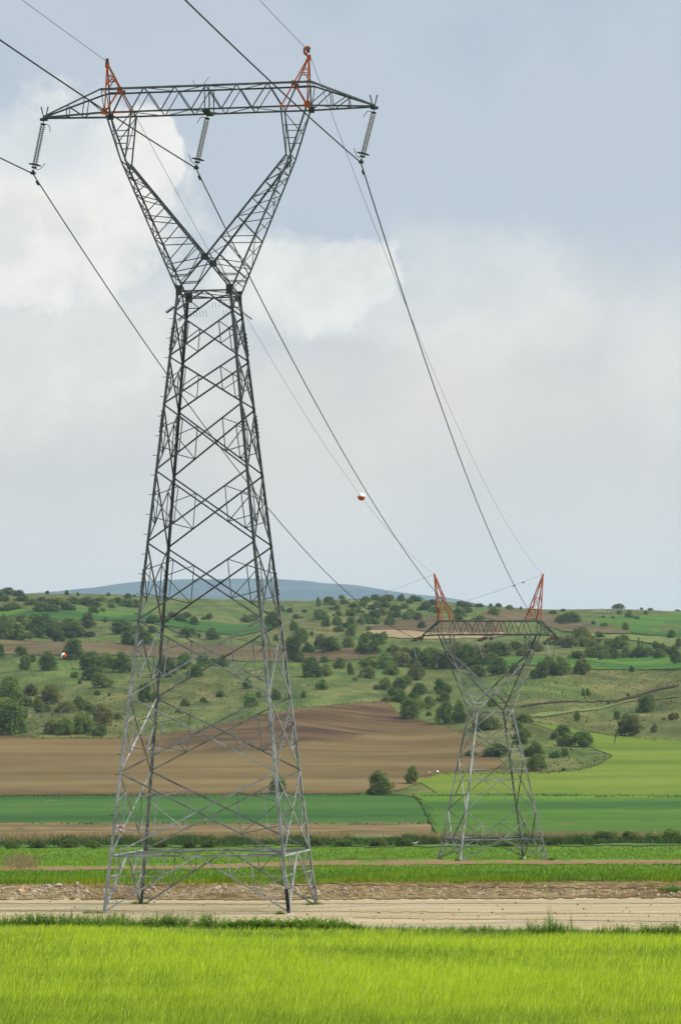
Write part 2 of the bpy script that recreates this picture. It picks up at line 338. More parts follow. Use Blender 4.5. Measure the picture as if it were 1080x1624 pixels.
sheet('bare_strip', [(X0, 1377, 1385), (0, 1376, 1384), (160, 1376, 1381), (320, 1374, 1380), (480, 1367, 1375), (640, 1365, 1374), (760, 1366, 1372), (900, 1366, 1372.5), (X1, 1365, 1372)], M['dirt'], .12, 5, 4, .7)
sheet('stubble_field', [(X0, 1307, 1342), (0, 1306, 1341), (300, 1307, 1339), (560, 1306, 1336), (680, 1306, 1328), (690, 1316, 1326)], M['dry'], .15, 8, 10)
sheet('hedge_verge', [(X0, 1334, 1346), (300, 1331, 1345), (540, 1329, 1345), (X1, 1324, 1342)], M['verge'], .22, 8, 5, 1)
sheet('dark_green_field', [(X0, 1262, 1308), (0, 1264, 1307), (400, 1261, 1307), (640, 1262, 1307), (672, 1272, 1306), (684, 1288, 1306)], M['dark_crop'], .15, 8, 14)
sheet('green_field', [(655, 1262, 1263), (668, 1258, 1276), (690, 1258, 1324), (760, 1258, 1327), (900, 1258, 1326), (1080, 1262, 1326), (X1, 1266, 1326)], M['mid_crop'], .14, 6, 18)
sheet('lime_field', [(662, 1232, 1240), (700, 1226, 1262), (760, 1228, 1262), (860, 1228, 1261), (930, 1222, 1262), (968, 1205, 1262), (975, 1190, 1262), (945, 1168, 1262), (1010, 1168, 1263), (1080, 1172, 1265), (X1, 1176, 1268)] and
      [(662, 1232, 1240), (700, 1226, 1262), (760, 1227, 1262), (860, 1227, 1261), (920, 1222, 1262), (950, 1214, 1262), (972, 1200, 1262), (976, 1168, 1262), (1020, 1170, 1263), (1080, 1176, 1265), (X1, 1180, 1268)], M['lime_crop'], .2, 4, 20)
sheet('lime_hollow', [(846, 1146, 1149), (880, 1150, 1160), (915, 1158, 1172), (945, 1164, 1190), (976, 1168, 1201)], M['lime_crop'], .22, 4, 8)
PLOUGHED = [(245, 1180, 1182), (275, 1167, 1184), (330, 1154, 1190), (400, 1139, 1187), (480, 1124, 1177), (560, 1117, 1170), (610, 1114, 1164), (636, 1137, 1160), (690, 1151, 1157)]
sheet('tilled_field', [(X0, 1164, 1264), (0, 1166, 1263), (60, 1172, 1262), (130, 1173, 1262), (200, 1171, 1262), (300, 1160, 1262), (390, 1140, 1262), (480, 1123, 1261), (560, 1116, 1260), (612, 1113, 1258), (640, 1138, 1252), (700, 1152, 1228), (730, 1164, 1226), (770, 1185, 1223), (802, 1213, 1216)], M['tan_soil'], .2, 4, 64, soil=PLOUGHED)
sheet('brown_terrace', [(X0, 1016, 1040), (0, 1017, 1039), (100, 1019, 1039), (210, 1020, 1041), (330, 1022, 1047), (430, 1027, 1050), (500, 1030, 1050), (560, 1028, 1048), (600, 1036, 1042)], M['red_soil'], .4, 6, 8, 1.0)
sheet('pale_strip', [(585, 1000, 1002), (600, 999, 1011), (640, 1000, 1013), (690, 1004, 1014), (760, 1004, 1013), (800, 1003, 1009)], M['pale_soil'], .4, 5, 5, .7)
sheet('far_brown_field', [(590, 994, 1000), (620, 990, 1000), (650, 984, 1001), (680, 980, 1003), (720, 986, 1004), (800, 986, 1004)], M['red_soil'], .5, 5, 6, .7)
sheet('upper_brown_field', [(765, 972, 980), (790, 968, 986), (850, 969, 984), (890, 975, 1002), (930, 984, 1005), (1000, 998, 1006)], M['red_soil'], .5, 5, 6, .7)
sheet('left_green_terrace', [(X0, 965, 977), (0, 967, 978), (110, 969, 984), (210, 972, 985), (320, 985, 1002), (380, 992, 1010), (440, 985, 996)], M['mid_crop'], .5, 6, 6, .8)
sheet('right_green_terrace', [(740, 1058, 1062), (765, 1045, 1062), (840, 1042, 1056), (930, 1044, 1062), (1000, 1043, 1063), (1080, 1041, 1062), (X1, 1040, 1062)], M['mid_crop'], .4, 6, 6, .8)
sheet('far_green_field', [(905, 984, 986), (930, 982, 992), (990, 977, 1002), (1040, 977, 1010), (1080, 975, 1012), (X1, 974, 1012)], M['mid_crop'], .5, 6, 6, .8)
sheet('far_lime_strip', [(900, 1008, 1010), (930, 1006, 1013), (1000, 1008, 1016), (1080, 1012, 1030)], M['pale_grass'], .5, 6, 4, .8)
sheet('earth_gully', [(826, 1121, 1122), (850, 1117, 1119.3), (890, 1113, 1115), (940, 1113, 1114.6), (980, 1111, 1112.8), (1010, 1104, 1106.4), (1040, 1094, 1096.6), (1080, 1086, 1089)], M['dark_soil'], .5, 4, 3, .6)
sheet('eroded_bank', [(840, 1137, 1139), (860, 1132, 1139), (900, 1128, 1132), (950, 1124, 1126.5), (1000, 1112, 1113.5), (1080, 1105, 1106.6)], M['pale_grass'], .45, 5, 4, .8)

# ------------------------------------------------------------------ blades and ground cover
def blades(name, x, y, hgt, wid, lean, cols_, m, bend=.35, levels=3):
    """grass-like blades rooted at ground points below photo pixels (x, y); stuff nobody could count"""
    n = len(x)
    xs = np.round(x/6)*6
    X = np.zeros(n); D = np.zeros(n)
    for xv in np.unique(xs):
        k = xs == xv; Xq, Dq = ground_px(xv, y[k]); X[k] = Xq+(x[k]-xv)*Dq/F; D[k] = Dq
    Z = height(X, D); base = np.stack([X, D, Z], -1)
    h = hgt; ang = rng.uniform(0, 2*pi, n); ld = np.stack([np.cos(ang)*.5+lean[0], np.sin(ang)*.5+lean[1]], -1)
    a2 = rng.normal(0, .6, n); side = np.stack([np.cos(a2), np.sin(a2), np.zeros(n)], -1)
    vs = []
    for i in range(levels):
        t = i/(levels-1); off = np.concatenate([ld*(h*bend*t*t)[:, None], (h*t*(1-.12*t))[:, None]], -1)
        w = wid*(1-t*.85 if i else .9)
        vs.append(base+off-side*(w/2)[:, None]); vs.append(base+off+side*(w/2)[:, None])
    V = np.stack(vs, 1).reshape(-1, 3); b = np.arange(n)*(2*levels)
    fc = np.concatenate([np.stack([b+2*i, b+2*i+1, b+2*i+3, b+2*i+2], -1) for i in range(levels-1)])
    T = np.repeat(cols_, 2*levels, axis=0)
    o = link(name, npmesh(name, V, fc, m, tint=T)); return o
def vnoise(X, Y, seed):
    r = np.random.default_rng(seed); out = 0
    for _ in range(6):
        a, b, c = r.normal(size=3); out = out+np.sin(X*a+Y*b+c*6)
    return out/2.4

# wheat in the foreground
n = 215000
x = rng.uniform(-120, 1200, n); yt = 1474+17*np.clip(x/1080, -.2, 1.2)
y = yt+(1672-yt)*rng.uniform(0, 1, n)**1.0
Dn = 12970/(y-1412); Xn = (x-540)*Dn/F
pat = .95*vnoise(Xn*.13, Dn*.24, 3)+.7*vnoise(Xn*.9, Dn*.5, 4)+.5*vnoise(Xn*2.5, Dn*1.1, 5)
h = (.38+.07*pat+rng.normal(0, .07, n)).clip(.18, .7)
w = np.clip(Dn*1.0/F*rng.uniform(.7, 1.6, n), .010, .045)
c0 = np.array([.56, .72, .022]); c1 = np.array([.16, .30, .014]); c2 = np.array([.68, .76, .15])
f1 = np.clip(.3-.42*pat+rng.normal(0, .34, n), 0, 1)[:, None]; f2 = (rng.uniform(0, 1, n)**3)[:, None]
cc = (c0*(1-f1)+c1*f1)*(1-f2)+c2*f2; cc = cc*rng.uniform(.6, 1.2, n)[:, None]
tag(blades('wheat', x, y, h, w, (.38, .1), cc, M['wheat']), 'bright yellow-green young wheat filling the foreground', 'wheat', kind='stuff')
n = 9000
x = rng.uniform(-120, 1200, n); y = np.interp(x, [-120, 300, 540, 1080, 1200], [1464, 1469, 1473, 1483, 1485])+rng.uniform(0, 10, n)
cc = np.array([.14, .27, .03])*rng.uniform(.6, 1.3, n)[:, None]
tag(blades('verge_grass', x, y, rng.uniform(.12, .42, n), rng.uniform(.02, .06, n), (.2, 0), cc, M['blade'], .5), 'short green grass along the edge between wheat and dirt road', 'grass', kind='stuff')
# long grass on the level field behind the road
n = 60000
x = rng.uniform(-150, 1230, n); y = 1346+58*rng.uniform(0, 1, n)-.003*(x-540)
strip = (y > np.interp(x, [0, 320, 480, 640, 1080], [1376, 1374, 1367, 1365, 1365])) & (y < np.interp(x, [0, 320, 480, 640, 1080], [1384, 1380, 1375, 1374, 1372]))
k = ~strip; x = x[k]; y = y[k]; n = len(x)
dd = np.clip((y-1346)/58, 0, 1); Dn = 640-390*dd
pat = vnoise(x*.02, y*.25, 8)
h = (.34+.08*pat+rng.normal(0, .08, n)).clip(.12, .7)+.18*((y > 1384)*rng.uniform(0, 1, n)); w = Dn*1.3/F*rng.uniform(.7, 1.4, n)
f1 = np.clip(.5-.4*pat+rng.normal(0, .2, n), 0, 1)[:, None]
cc = (np.array([.19, .30, .016])*(1-f1)+np.array([.085, .18, .018])*f1)*rng.uniform(.8, 1.2, n)[:, None]
edge = (y > 1399)[:, None]; cc = np.where(edge, cc*np.array([1.35, 1.1, .8]), cc)
tag(blades('long_grass', x, y, h, w, (.3, 0), cc, M['blade']), 'long green grass on the level field behind the dirt road', 'grass', kind='stuff')
n = 9000
x = rng.uniform(-150, 1230, n); y = 1399+rng.uniform(0, 1, n)**1.6*20-.003*(x-540); k = vnoise(x*.022, y*.09, 51)+.5*vnoise(x*.09, y*.3, 52)+rng.normal(0, .3, n) > .75+.05*(y-1399)*.6
x, y = x[k], y[k]; n = len(x)
tag(blades('bank_grass', x, y, rng.uniform(.12, .45, n), rng.uniform(.03, .10, n), (.2, 0), np.array([.12, .20, .03])*rng.uniform(.6, 1.4, n)[:, None], M['blade'], .5), 'patches of grass growing down over the gravel bank', 'grass', kind='stuff')
# hedge bottom: dark weeds and dry reeds
n = 26000
x = rng.uniform(-150, 1230, n); yb = np.interp(x, [-200, 300, 540, 1300], [1344, 1343, 1343.5, 1340]); y = yb-rng.uniform(0, 9, n)
pat = vnoise(x*.035, x*.011, 12)+.5*vnoise(x*.11, x*.02, 13); h = (1.15+.35*pat+rng.normal(0, .3, n)).clip(.3, 2.2); w = rng.uniform(.12, .3, n)
cc = np.array([.05, .095, .022])*rng.uniform(.6, 1.4, n)[:, None]*np.where(rng.uniform(0, 1, n) < .2, 1.7, 1)[:, None]
tag(blades('ditch_weeds', x, y, h, w, (.0, 0), cc, M['blade'], .5), 'dark green weeds and bushes growing along the ditch', 'undergrowth', kind='stuff')
n = 9000
x = np.concatenate([rng.uniform(-150, 560, n), rng.normal(900, 60, 2600), rng.normal(720, 40, 1800), rng.normal(1010, 40, 900)]); n = len(x)
y = np.interp(x, [-200, 300, 540, 700, 1300], [1337, 1335, 1333, 1334, 1330])-rng.uniform(-4, 7, n)
h = rng.uniform(.7, 1.9, n); w = rng.uniform(.08, .2, n); cc = np.array([.36, .28, .13])*rng.uniform(.6, 1.2, n)[:, None]
tag(blades('dry_reeds', x, y, h, w, (.1, 0), cc, M['blade'], .3), 'straw coloured dry reeds standing along the ditch', 'reeds', kind='stuff')
n = 2500
x = rng.normal(33, 12, n); y = rng.normal(1370, 5, n); h = rng.uniform(.4, 1.0, n)
tag(blades('pale_reed_clump', x, y, h, rng.uniform(.06, .14, n), (.1, 0), np.array([.34, .27, .12])*rng.uniform(.6, 1.2, n)[:, None], M['blade'], .4), 'pale dry reed clump in the green field at far left', 'reeds', kind='stuff')

# scrub and tussocks on the rough grazing of the far slope, and ragged field margins
n = 34000
x = rng.uniform(-120, 1200, n); y = 942+300*rng.uniform(0, 1, n)**1.15; free = np.ones(n, bool)
for tab in SHEETS:
    a, t_, b_ = zip(*tab); inside = (x > a[0]) & (x < a[-1]) & (y > np.interp(x, a, t_)-1) & (y < np.interp(x, a, b_)+1); free &= ~inside
pat = vnoise(x*.012, y*.035, 31)+.7*vnoise(x*.04, y*.11, 32); free &= (pat+rng.normal(0, .5, n) > .05)
x, y, pat = x[free], y[free], pat[free]; n = len(x)
cc = np.where(rng.uniform(0, 1, n)[:, None] < .35, np.array([.135, .125, .042]), np.array([.068, .095, .02]))*rng.uniform(.75, 1.25, n)[:, None]
tag(blades('scrub', x, y, rng.uniform(.15, .5, n)*np.where(rng.uniform(0, 1, n) < .06, 2.2, 1), rng.uniform(.4, 1.3, n), (0, 0), cc, M['blade'], .5), 'rough tussocks and low scrub over the grassy far slope', 'scrub', kind='stuff')
ex, ey = [], []
def margin(pts, k, dy=1.2):
    xs_, ys_ = zip(*pts); q = rng.uniform(xs_[0], xs_[-1], k); ex.append(q); ey.append(np.interp(q, xs_, ys_)+rng.normal(0, dy, k)+.8)
margin([(-120, 1264), (0, 1264), (400, 1261.5), (640, 1262), (672, 1270)], 2600, .9); margin([(-120, 1307.5), (640, 1307.5), (684, 1306)], 700, .7)
margin([(655, 1262), (668, 1276), (690, 1322)], 900, 1.2); margin([(662, 1233), (700, 1227), (760, 1228), (860, 1227), (920, 1222), (950, 1214), (972, 1200)], 1300, 1.2)
margin([(668, 1261.5), (860, 1261.5), (1080, 1263.5), (1200, 1266)], 1500, .8); margin([(0, 1166), (60, 1172), (200, 1171), (300, 1160), (390, 1140), (480, 1123), (612, 1113), (640, 1138), (700, 1152), (730, 1164), (770, 1185), (802, 1214)], 2600, 1.0)
margin([(-100, 1017), (210, 1020), (430, 1027), (560, 1028)], 900, .8); margin([(-100, 1039), (210, 1041), (430, 1050), (560, 1048)], 900, .8); margin([(765, 1062), (930, 1062), (1080, 1062)], 700, .8); margin([(765, 1045), (840, 1042), (1080, 1041)], 500, .7); margin([(905, 985), (990, 1002), (1080, 1012)], 400, .8)
margin([(846, 1146), (880, 1150), (915, 1158), (976, 1168), (1080, 1176)], 900, .9)
x = np.concatenate(ex); y = np.concatenate(ey); n = len(x)
cc = np.where(rng.uniform(0, 1, n)[:, None] < .25, np.array([.17, .145, .055]), np.array([.06, .10, .02]))*rng.uniform(.7, 1.3, n)[:, None]
tag(blades('field_margin_grass', x, y, rng.uniform(.1, .5, n)*np.where(rng.uniform(0, 1, n) < .08, 2, 1), rng.uniform(.25, .7, n), (0, 0), cc, M['blade'], .5), 'ragged grass and weeds along the margins of the fields', 'grass', kind='stuff')

# stones on the bank
def rocks(name, n, xr, yr, size, seed, m):
    r = np.random.default_rng(seed); V = []; Fc = []
    ico_v = np.array([(0, 0, 1), (.9, 0, .4), (.28, .85, .4), (-.72, .53, .4), (-.72, -.53, .4), (.28, -.85, .4), (.72, .53, -.4), (-.28, .85, -.4), (-.9, 0, -.4), (-.28, -.85, -.4), (.72, -.53, -.4), (0, 0, -1)])
    ico_f = np.array([(0, 1, 2), (0, 2, 3), (0, 3, 4), (0, 4, 5), (0, 5, 1), (1, 6, 2), (2, 7, 3), (3, 8, 4), (4, 9, 5), (5, 10, 1), (6, 7, 2), (7, 8, 3), (8, 9, 4), (9, 10, 5), (10, 6, 1), (11, 7, 6), (11, 8, 7), (11, 9, 8), (11, 10, 9), (11, 6, 10)])
    xs = r.uniform(*xr, n); ys = yr[0]+(yr[1]-yr[0])*r.beta(2, 1.4, n)
    for x, y in zip(xs, ys):
        x2 = round(x/4)*4; X, D = ground_px(x2, y); X = X+(x-x2)*D/F
        s = size*r.lognormal(0, .5); sc_ = r.uniform(.6, 1.2, 3)*s
        v = ico_v*(1+r.normal(0, .18, (12, 1)))*sc_
        Fc.append(ico_f+12*len(V)); V.append(v+np.array([X, D, height(X, D)+.08+sc_[2]*.3]))
    return link(name, npmesh(name, np.concatenate(V), np.concatenate(Fc), m))
tag(rocks('gravel', 2600, (-150, 1230), (1407, 1427), .042, 3, M['stone']), 'pale stones scattered over the gravel bank', 'stones', kind='stuff')
tag(rocks('rubble', 260, (-150, 420), (1404, 1424), .075, 5, M['stone']), 'bigger pale rubble on the left half of the bank', 'stones', kind='stuff')
tag(rocks('road_pebbles', 900, (-150, 1230), (1428, 1482), .03, 8, M['rut']), 'small loose stones on the dirt road', 'stones', kind='stuff')
for i, (x, y, s, lab) in enumerate([(92, 1409, .34, 'pale pink boulder on top of the gravel bank at left'), (33, 1417, .34, 'orange-brown boulder half buried in the gravel bank'), (53, 1417, .26, 'white boulder in the middle of the left gravel bank')]):
    X, D = ground_px(x, y); mb = MB()
    r = np.random.default_rng(40+i); prof = [(.01, 0), (.7, .05), (1, .35), (.9, .7), (.5, 1), (.01, 1.08)]
    mb.lathe([(a*s*(1+.15*r.normal()), b*s) for a, b in prof], (0, 0, -.08), (0, 0, 1), 9)
    mb.v = [tuple(np.array(v)*(1+.12*r.normal(size=3))) for v in mb.v]
    tag(mb.build('boulder', M['stone'] if i != 1 else material('ochre_stone', [(.36, .2, .1), (.5, .3, .16)], 2, bump=.3), loc=(X, D, float(height(X, D))+.05)), lab, 'boulder')

# ------------------------------------------------------------------ lattice towers
def lerp(a, b, t): return np.array(a, float)*(1-t)+np.array(b, float)*t
FACES = [((-1, -1), (1, -1), (0, -1, 0)), ((1, -1), (1, 1), (1, 0, 0)), ((1, 1), (-1, 1), (0, 1, 0)), ((-1, 1), (-1, -1), (-1, 0, 0))]

def insulator(name, length, d, two=True, m='insul', n=18, sep=.09, horn=1):
    """string of discs hanging from its own origin along d"""
    d = np.array(d, float); d /= np.linalg.norm(d); side = np.cross(d, [0, 1, 0]); side /= np.linalg.norm(side)
    root = empty(name, (0, 0, 0))
    a, b = .42, length-.62
    for s in ((-1, 1) if two else (0,)):
        mb = MB(); o = side*s*sep
        prof = [(.03, a-.1), (.03, a)]
        for i in range(n):
            h = a+(b-a)*i/n; hh = (b-a)/n
            prof += [(.05, h), (.125, h+.25*hh), (.13, h+.42*hh), (.05, h+.5*hh), (.045, h+.95*hh)]
        prof += [(.03, b), (.03, b+.12)]
        mb.lathe(prof, o, d, 10); mb.build('disc_string', M[m], root, smooth=False)
    mb = MB(); mb.tube([d*0, d*.2], .03, 6); mb.box(d*.28, (sep*2+.16, .04, .16), [side, np.cross(d, side), d]); mb.build('top_yoke', M['dark_steel'], root)
    mb = MB(); mb.box(d*(b+.18), (sep*2+.18, .04, .14), [side, np.cross(d, side), d]); mb.tube([d*(b+.2), d*(length-.12)], .03, 6); mb.build('bottom_yoke', M['dark_steel'], root)
    if horn:
        mb = MB(); e = side*horn
        mb.tube([d*.26, d*.22+e*.3, d*.30+e*.48, d*.72+e*.62], .025, 5); mb.build('arcing_horn', M['dark_steel'], root)
        mb = MB(); mb.tube([d*(b+.2), d*(b+.3)+e*.25, d*(b+.22)+e*.42, d*(b-.25)+e*.72], .025, 5); mb.build('arcing_horn', M['dark_steel'], root)
        mb = MB(); ring = [d*(b-.02)+side*.42*cos(t)+np.cross(d, side)*.28*sin(t) for t in np.linspace(0, 2*pi, 17)]
        mb.tube(ring, .04, 5); mb.build('guard_ring', M['dark_steel'], root)
    mb = MB(); mb.box(d*(length-.05), (.30, .42, .16), None); mb.box(d*(length-.05)+np.array([0, 0, .12]), (.1, .2, .16)); mb.build('clamp', M['dark_steel'], root)
    return root

def lattice_tower(P, name):
    root = empty(name, P['loc'], P['rot'])
    st = P['steel']; W = P['w']           # member widths: leg, diagonal, strut, chord
    b0, b1, zw = P['b0'], P['b1'], P['zw']
    half = lambda z: b0+(b1-b0)*z/zw
    corner = lambda s, z: np.array([s[0]*half(z), s[1]*half(z), z])
    # legs
    for s in ((-1, -1), (1, -1), (1, 1), (-1, 1)):
        mb = MB(); mb.leg(corner(s, P['foot'][s]), corner(s, zw+.1), W[0], *s); lg = mb.build('leg', st, root)
        for z in P['splices']:
            mb = MB(); mb.leg(corner(s, z-.8)+np.array([s[0], s[1], 0])*.025, corner(s, z+.8)+np.array([s[0], s[1], 0])*.025, W[0]*.95, *s)
            for k in range(6):
                c = corner(s, z-.7+k*.28); mb.box(c+np.array([s[0]*.06, -s[1]*W[0]*.5, 0]), (.07, .05, .06)); mb.box(c+np.array([-s[0]*W[0]*.5, s[1]*.06, 0]), (.05, .07, .06))
            mb.build('splice_plate', st, lg)
        if s == (-1, -1) and P['bolts']:
            for z in np.arange(5.2, zw-1.5, 1.35):
                mb = MB(); c = corner(s, z)+np.array([0, .08, 0]); mb.tube([c, c+np.array([-.30, 0, .0])], .022, 5); mb.build('step_bolt', M['dark_steel'], lg)
        if P['bolts'] and s != (-1, -1):
            mb = MB(); o3 = np.array([s[0], s[1], 0])*.012; mb.leg(corner(s, P['foot'][s]+.1)+o3, corner(s, P['foot'][s]+1.7)+o3, W[0]*1.05, *s); mb.build('tarred_foot', M['tar'], lg)
        mb = MB(); c = corner(s, P['foot'][s]); mb.lathe([(.01, .28), (.36, .28), (.42, .22), (.5, -.5)], (c[0]-s[0]*.1, c[1]-s[1]*.1, c[2]-.16), (0, 0, 1), 12); mb.build('foundation', M['concrete'], root)
    lv = P['levels']
    def face_pt(f, t, z):
        return lerp(corner(f[0], z), corner(f[1], z), t)
    for f in FACES:
        n = np.array(f[2], float)
        inn = -n*.0
        for k in range(len(lv)-1):
            za, zb = lv[k], lv[k+1]; kind = P['pattern'][k]
            a0, a1, c0, c1 = face_pt(f, 0, za), face_pt(f, 1, za), face_pt(f, 0, zb), face_pt(f, 1, zb)
            def diag(p, q, off, w=W[1], flip=1):
                mb = MB(); mb.angle(p-n*off, q-n*off, w, n, flip=flip); return mb.build('diagonal_brace', st, root)
            sbs = [MB(), MB()]; cur = [0]
            S = lambda p, q, w=W[2], off=.06: sbs[cur[0]].angle(p-n*off, q-n*off, w, n, flip=random.choice((-1, 1)))
            if kind in ('X', 'Xh'):
                wa, wb = half(za), half(zb); tc = wa/(wa+wb); zc = za+(zb-za)*tc; ctr = face_pt(f, .5, zc)
                diag(a0, c1, 0); diag(a1, c0, .02+.13*W[1])
                if kind == 'Xh':
                    S(face_pt(f, 0, zc), face_pt(f, 1, zc), W[2]*1.2)
                    S(face_pt(f, 0, (za+zc)/2), lerp(a0, ctr, .5)); S(face_pt(f, 0, (zb+zc)/2), lerp(c0, ctr, .5)); cur[0] = 1
                    S(face_pt(f, 1, (za+zc)/2), lerp(a1, ctr, .5)); S(face_pt(f, 1, (zb+zc)/2), lerp(c1, ctr, .5))
                else:
                    low = P['simple_above'] is not None and za < P['simple_above']
                    for e, (aa, bb) in ((0, (a0, c0)), (1, (a1, c1))):
                        cur[0] = e; lo, hi = lerp(aa, ctr, .5), lerp(bb, ctr, .5)
                        S(lo, hi)
                        if low:
                            S(face_pt(f, e, za+(zb-za)*.64), hi); S(face_pt(f, e, za+(zb-za)*.64), lo); S(face_pt(f, e, za+(zb-za)*.36), lo)
                        else:
                            S(face_pt(f, e, za+(zb-za)*.5), hi); S(face_pt(f, e, za+(zb-za)*.5), lo)
            elif kind == 'V':      # from the middle of the lower level up to both upper corners
                ctr = face_pt(f, .5, za); diag(ctr, c0, 0); diag(ctr, c1, 0)
                for e, cc_ in ((0, c0), (1, c1)):
                    cur[0] = e; mid = lerp(ctr, cc_, .5); S(face_pt(f, e, (za+zb)/2), mid); S(mid, face_pt(f, .25 if e == 0 else .75, za)); S(face_pt(f, e, za+(zb-za)*.02), mid)
            elif kind == 'A':      # from both lower corners to the middle of the upper level
                ctr = face_pt(f, .5, zb); diag(a0, ctr, 0); diag(a1, ctr, 0)
                for e, aa in ((0, a0), (1, a1)):
                    cur[0] = e; mid = lerp(aa, ctr, .5); S(face_pt(f, e, (za+zb)/2), mid); S(mid, face_pt(f, e, zb))
            for sb in sbs:
                if sb.v: sb.build('secondary_bracing', st, root)
        # spread legs below the platform
        zp = lv[0]; mid = face_pt(f, .5, zp)
        bs = MB()
        for e in (0, 1):
            ft = corner(f[e], min(P['foot'][f[e]]+.15, .3)); bs.angle(mid, ft, W[1], n)
            L1 = lambda t: lerp(mid, ft, t)
            for t in (.36, .62, .83):
                p = L1(t); bs.angle(p-n*.05, face_pt(f, e, p[2])-n*.05, W[2], n)
            tt = .5+(.5 if e else -.5)*.36
            bs.angle(L1(.36)-n*.05, face_pt(f, tt, zp)-n*.05, W[2], n); bs.angle(L1(.62)-n*.05, face_pt(f, .5+(.5 if e else -.5)*.62, zp)-n*.05, W[2], n)
            bs.angle(L1(.62)-n*.05, face_pt(f, e, L1(.36)[2])-n*.05, W[2], n); bs.angle(L1(.83)-n*.05, face_pt(f, e, L1(.62)[2])-n*.05, W[2], n)
            bs.angle(L1(.36)-n*.05, face_pt(f, .5+(.5 if e else -.5)*.62, zp)-n*.05, W[2], n)
        bs.build('base_brace', st, root)
    # platform and waist frames
    for z, nm, w in ((lv[0], 'platform_beam', W[1]*1.15), (zw, 'waist_beam', W[1])):
        for f in FACES:
            mb = MB(); mb.angle(face_pt(f, 0, z)+np.array([0, 0, .0]), face_pt(f, 1, z), w, f[2]); mb.build(nm, st, root)
    mb = MB(); z = lv[0]+.03
    mids = [face_pt(f, .5, z) for f in FACES]
    for i in range(4): mb.angle(mids[i], mids[(i+1) % 4], W[2]*1.3, (0, 0, 1))
    for i in range(4):
        f = FACES[i]; c = corner(f[1], z); mb.angle(c, lerp(mids[i], mids[(i+1) % 4], .5), W[2], (0, 0, 1))
        for t in (.25, .75): mb.angle(face_pt(f, t, z), lerp(mids[(i-1) % 4] if t < .5 else mids[i], mids[i] if t < .5 else mids[(i+1) % 4], .5), W[2], (0, 0, 1))
    mb.build('platform_bracing', st, root)
    mb = MB(); z = zw+.02; mids = [face_pt(f, .5, z) for f in FACES]
    for i in range(4): mb.angle(mids[i], mids[(i+1) % 4], W[2], (0, 0, 1))
    mb.angle(corner((-1, -1), z), corner((1, 1), z), W[2], (0, 0, 1))
    mb.build('waist_bracing', st, root)
    for s in ((-1, -1), (1, -1), (1, 1), (-1, 1)):
        mb = MB(); c = corner(s, zw); mb.box(c+np.array([-s[0]*.18*P['k'], s[1]*.02, .05]), (.42*P['k'], .04, .7*P['k'])); mb.box(c+np.array([s[0]*.02, -s[1]*.18*P['k'], .05]), (.04, .42*P['k'], .65*P['k'])); mb.build('gusset_plate', (M['dark_steel'] if not P['light_gusset'] else st), root)
    if P['guard']:
        for s in ((-1, -1), (1, -1), (1, 1), (-1, 1)):
            mb = MB(); c = corner(s, zw-1.1); rr = random.Random(5)
            for k in range(9):
                a = c+np.array([-s[0]*.0, -s[1]*.35+s[1]*.09*k, rr.uniform(-.05, .05)]); mb.tube([a, a+np.array([s[0]*.55, s[1]*.15, -.42])], .014, 4)
            for k in range(6):
                a = c+np.array([-s[0]*(.3+.22*k), s[1]*.02, .25]); mb.tube([a, a+np.array([.05, s[1]*.35, -.4])], .014, 4)
            mb.build('climbing_guard', M['dark_steel'], root)
    # horns
    xo, xi, yc, zb_, ycr, zcr = P['xo'], P['xi'], P['yc'], P['zb'], P['ycr'], P['zcr']
    xk, zk, yk = P['knee']
    for sx in (-1, 1):
        mb = MB(); br = MB()
        fp = {}
        for sy in (-1, 1):
            n = (0, sy, 0)
            w0 = np.array([sx*b1, sy*b1, zw]); kn = np.array([sx*xk, sy*yk, zk]); tp = np.array([sx*xo, sy*yc, zb_]); cr_ = np.array([0, sy*ycr, zcr]); opp = np.array([-sx*b1, sy*b1, zw])
            ki = kn+np.array([-sx*P['kgap'], 0, 0]); ti = np.array([sx*xi, sy*yc, zb_])
            mb.leg(w0, kn, W[3], sx, sy); mb.leg(kn, tp, W[3], sx, sy)
            mb.angle(cr_, ki, W[3], n); mb.angle(cr_, opp, W[3]*.9, n); mb.angle(ki, ti, W[1]*.9, n)
            O = [w0]+[lerp(w0, kn, t) for t in P['rung']]+[kn]; I = [cr_]+[lerp(cr_, ki, t) for t in P['rung']]+[ki]
            fp[sy] = (O, I, w0, kn, tp, ti, ki)
            for k in range(len(O)-1):
                br.angle(O[k+1]-np.array(n)*.05, I[k]-np.array(n)*.05, W[2], n)
                if k: br.angle(O[k]-np.array(n)*.05, I[k]-np.array(n)*.05, W[2], n)
            # triangle between crotch, waist corner and waist beam
            m1 = lerp(w0, O[1], .6); br.angle(m1, lerp(cr_, w0*np.array([1, 1, 1]), .5), W[2], n); br.angle(lerp(cr_, I[1], .45), lerp(w0, O[1], .6), W[2], n)
            br.angle(lerp(cr_, opp*np.array([-1, 1, 1]), .0), w0, W[1]*.7, n)
            br.angle(lerp(w0, O[1], .55), lerp(w0, cr_, .45), W[2], n)
            br.angle(lerp(cr_, w0, .62), lerp(cr_, I[1], .25), W[2], n)
            for t in (.35, .62):
                br.angle(lerp(kn, tp, t), lerp(ki, ti, t), W[2], n)
            br.angle(lerp(kn, tp, .5), ti, W[2], n)
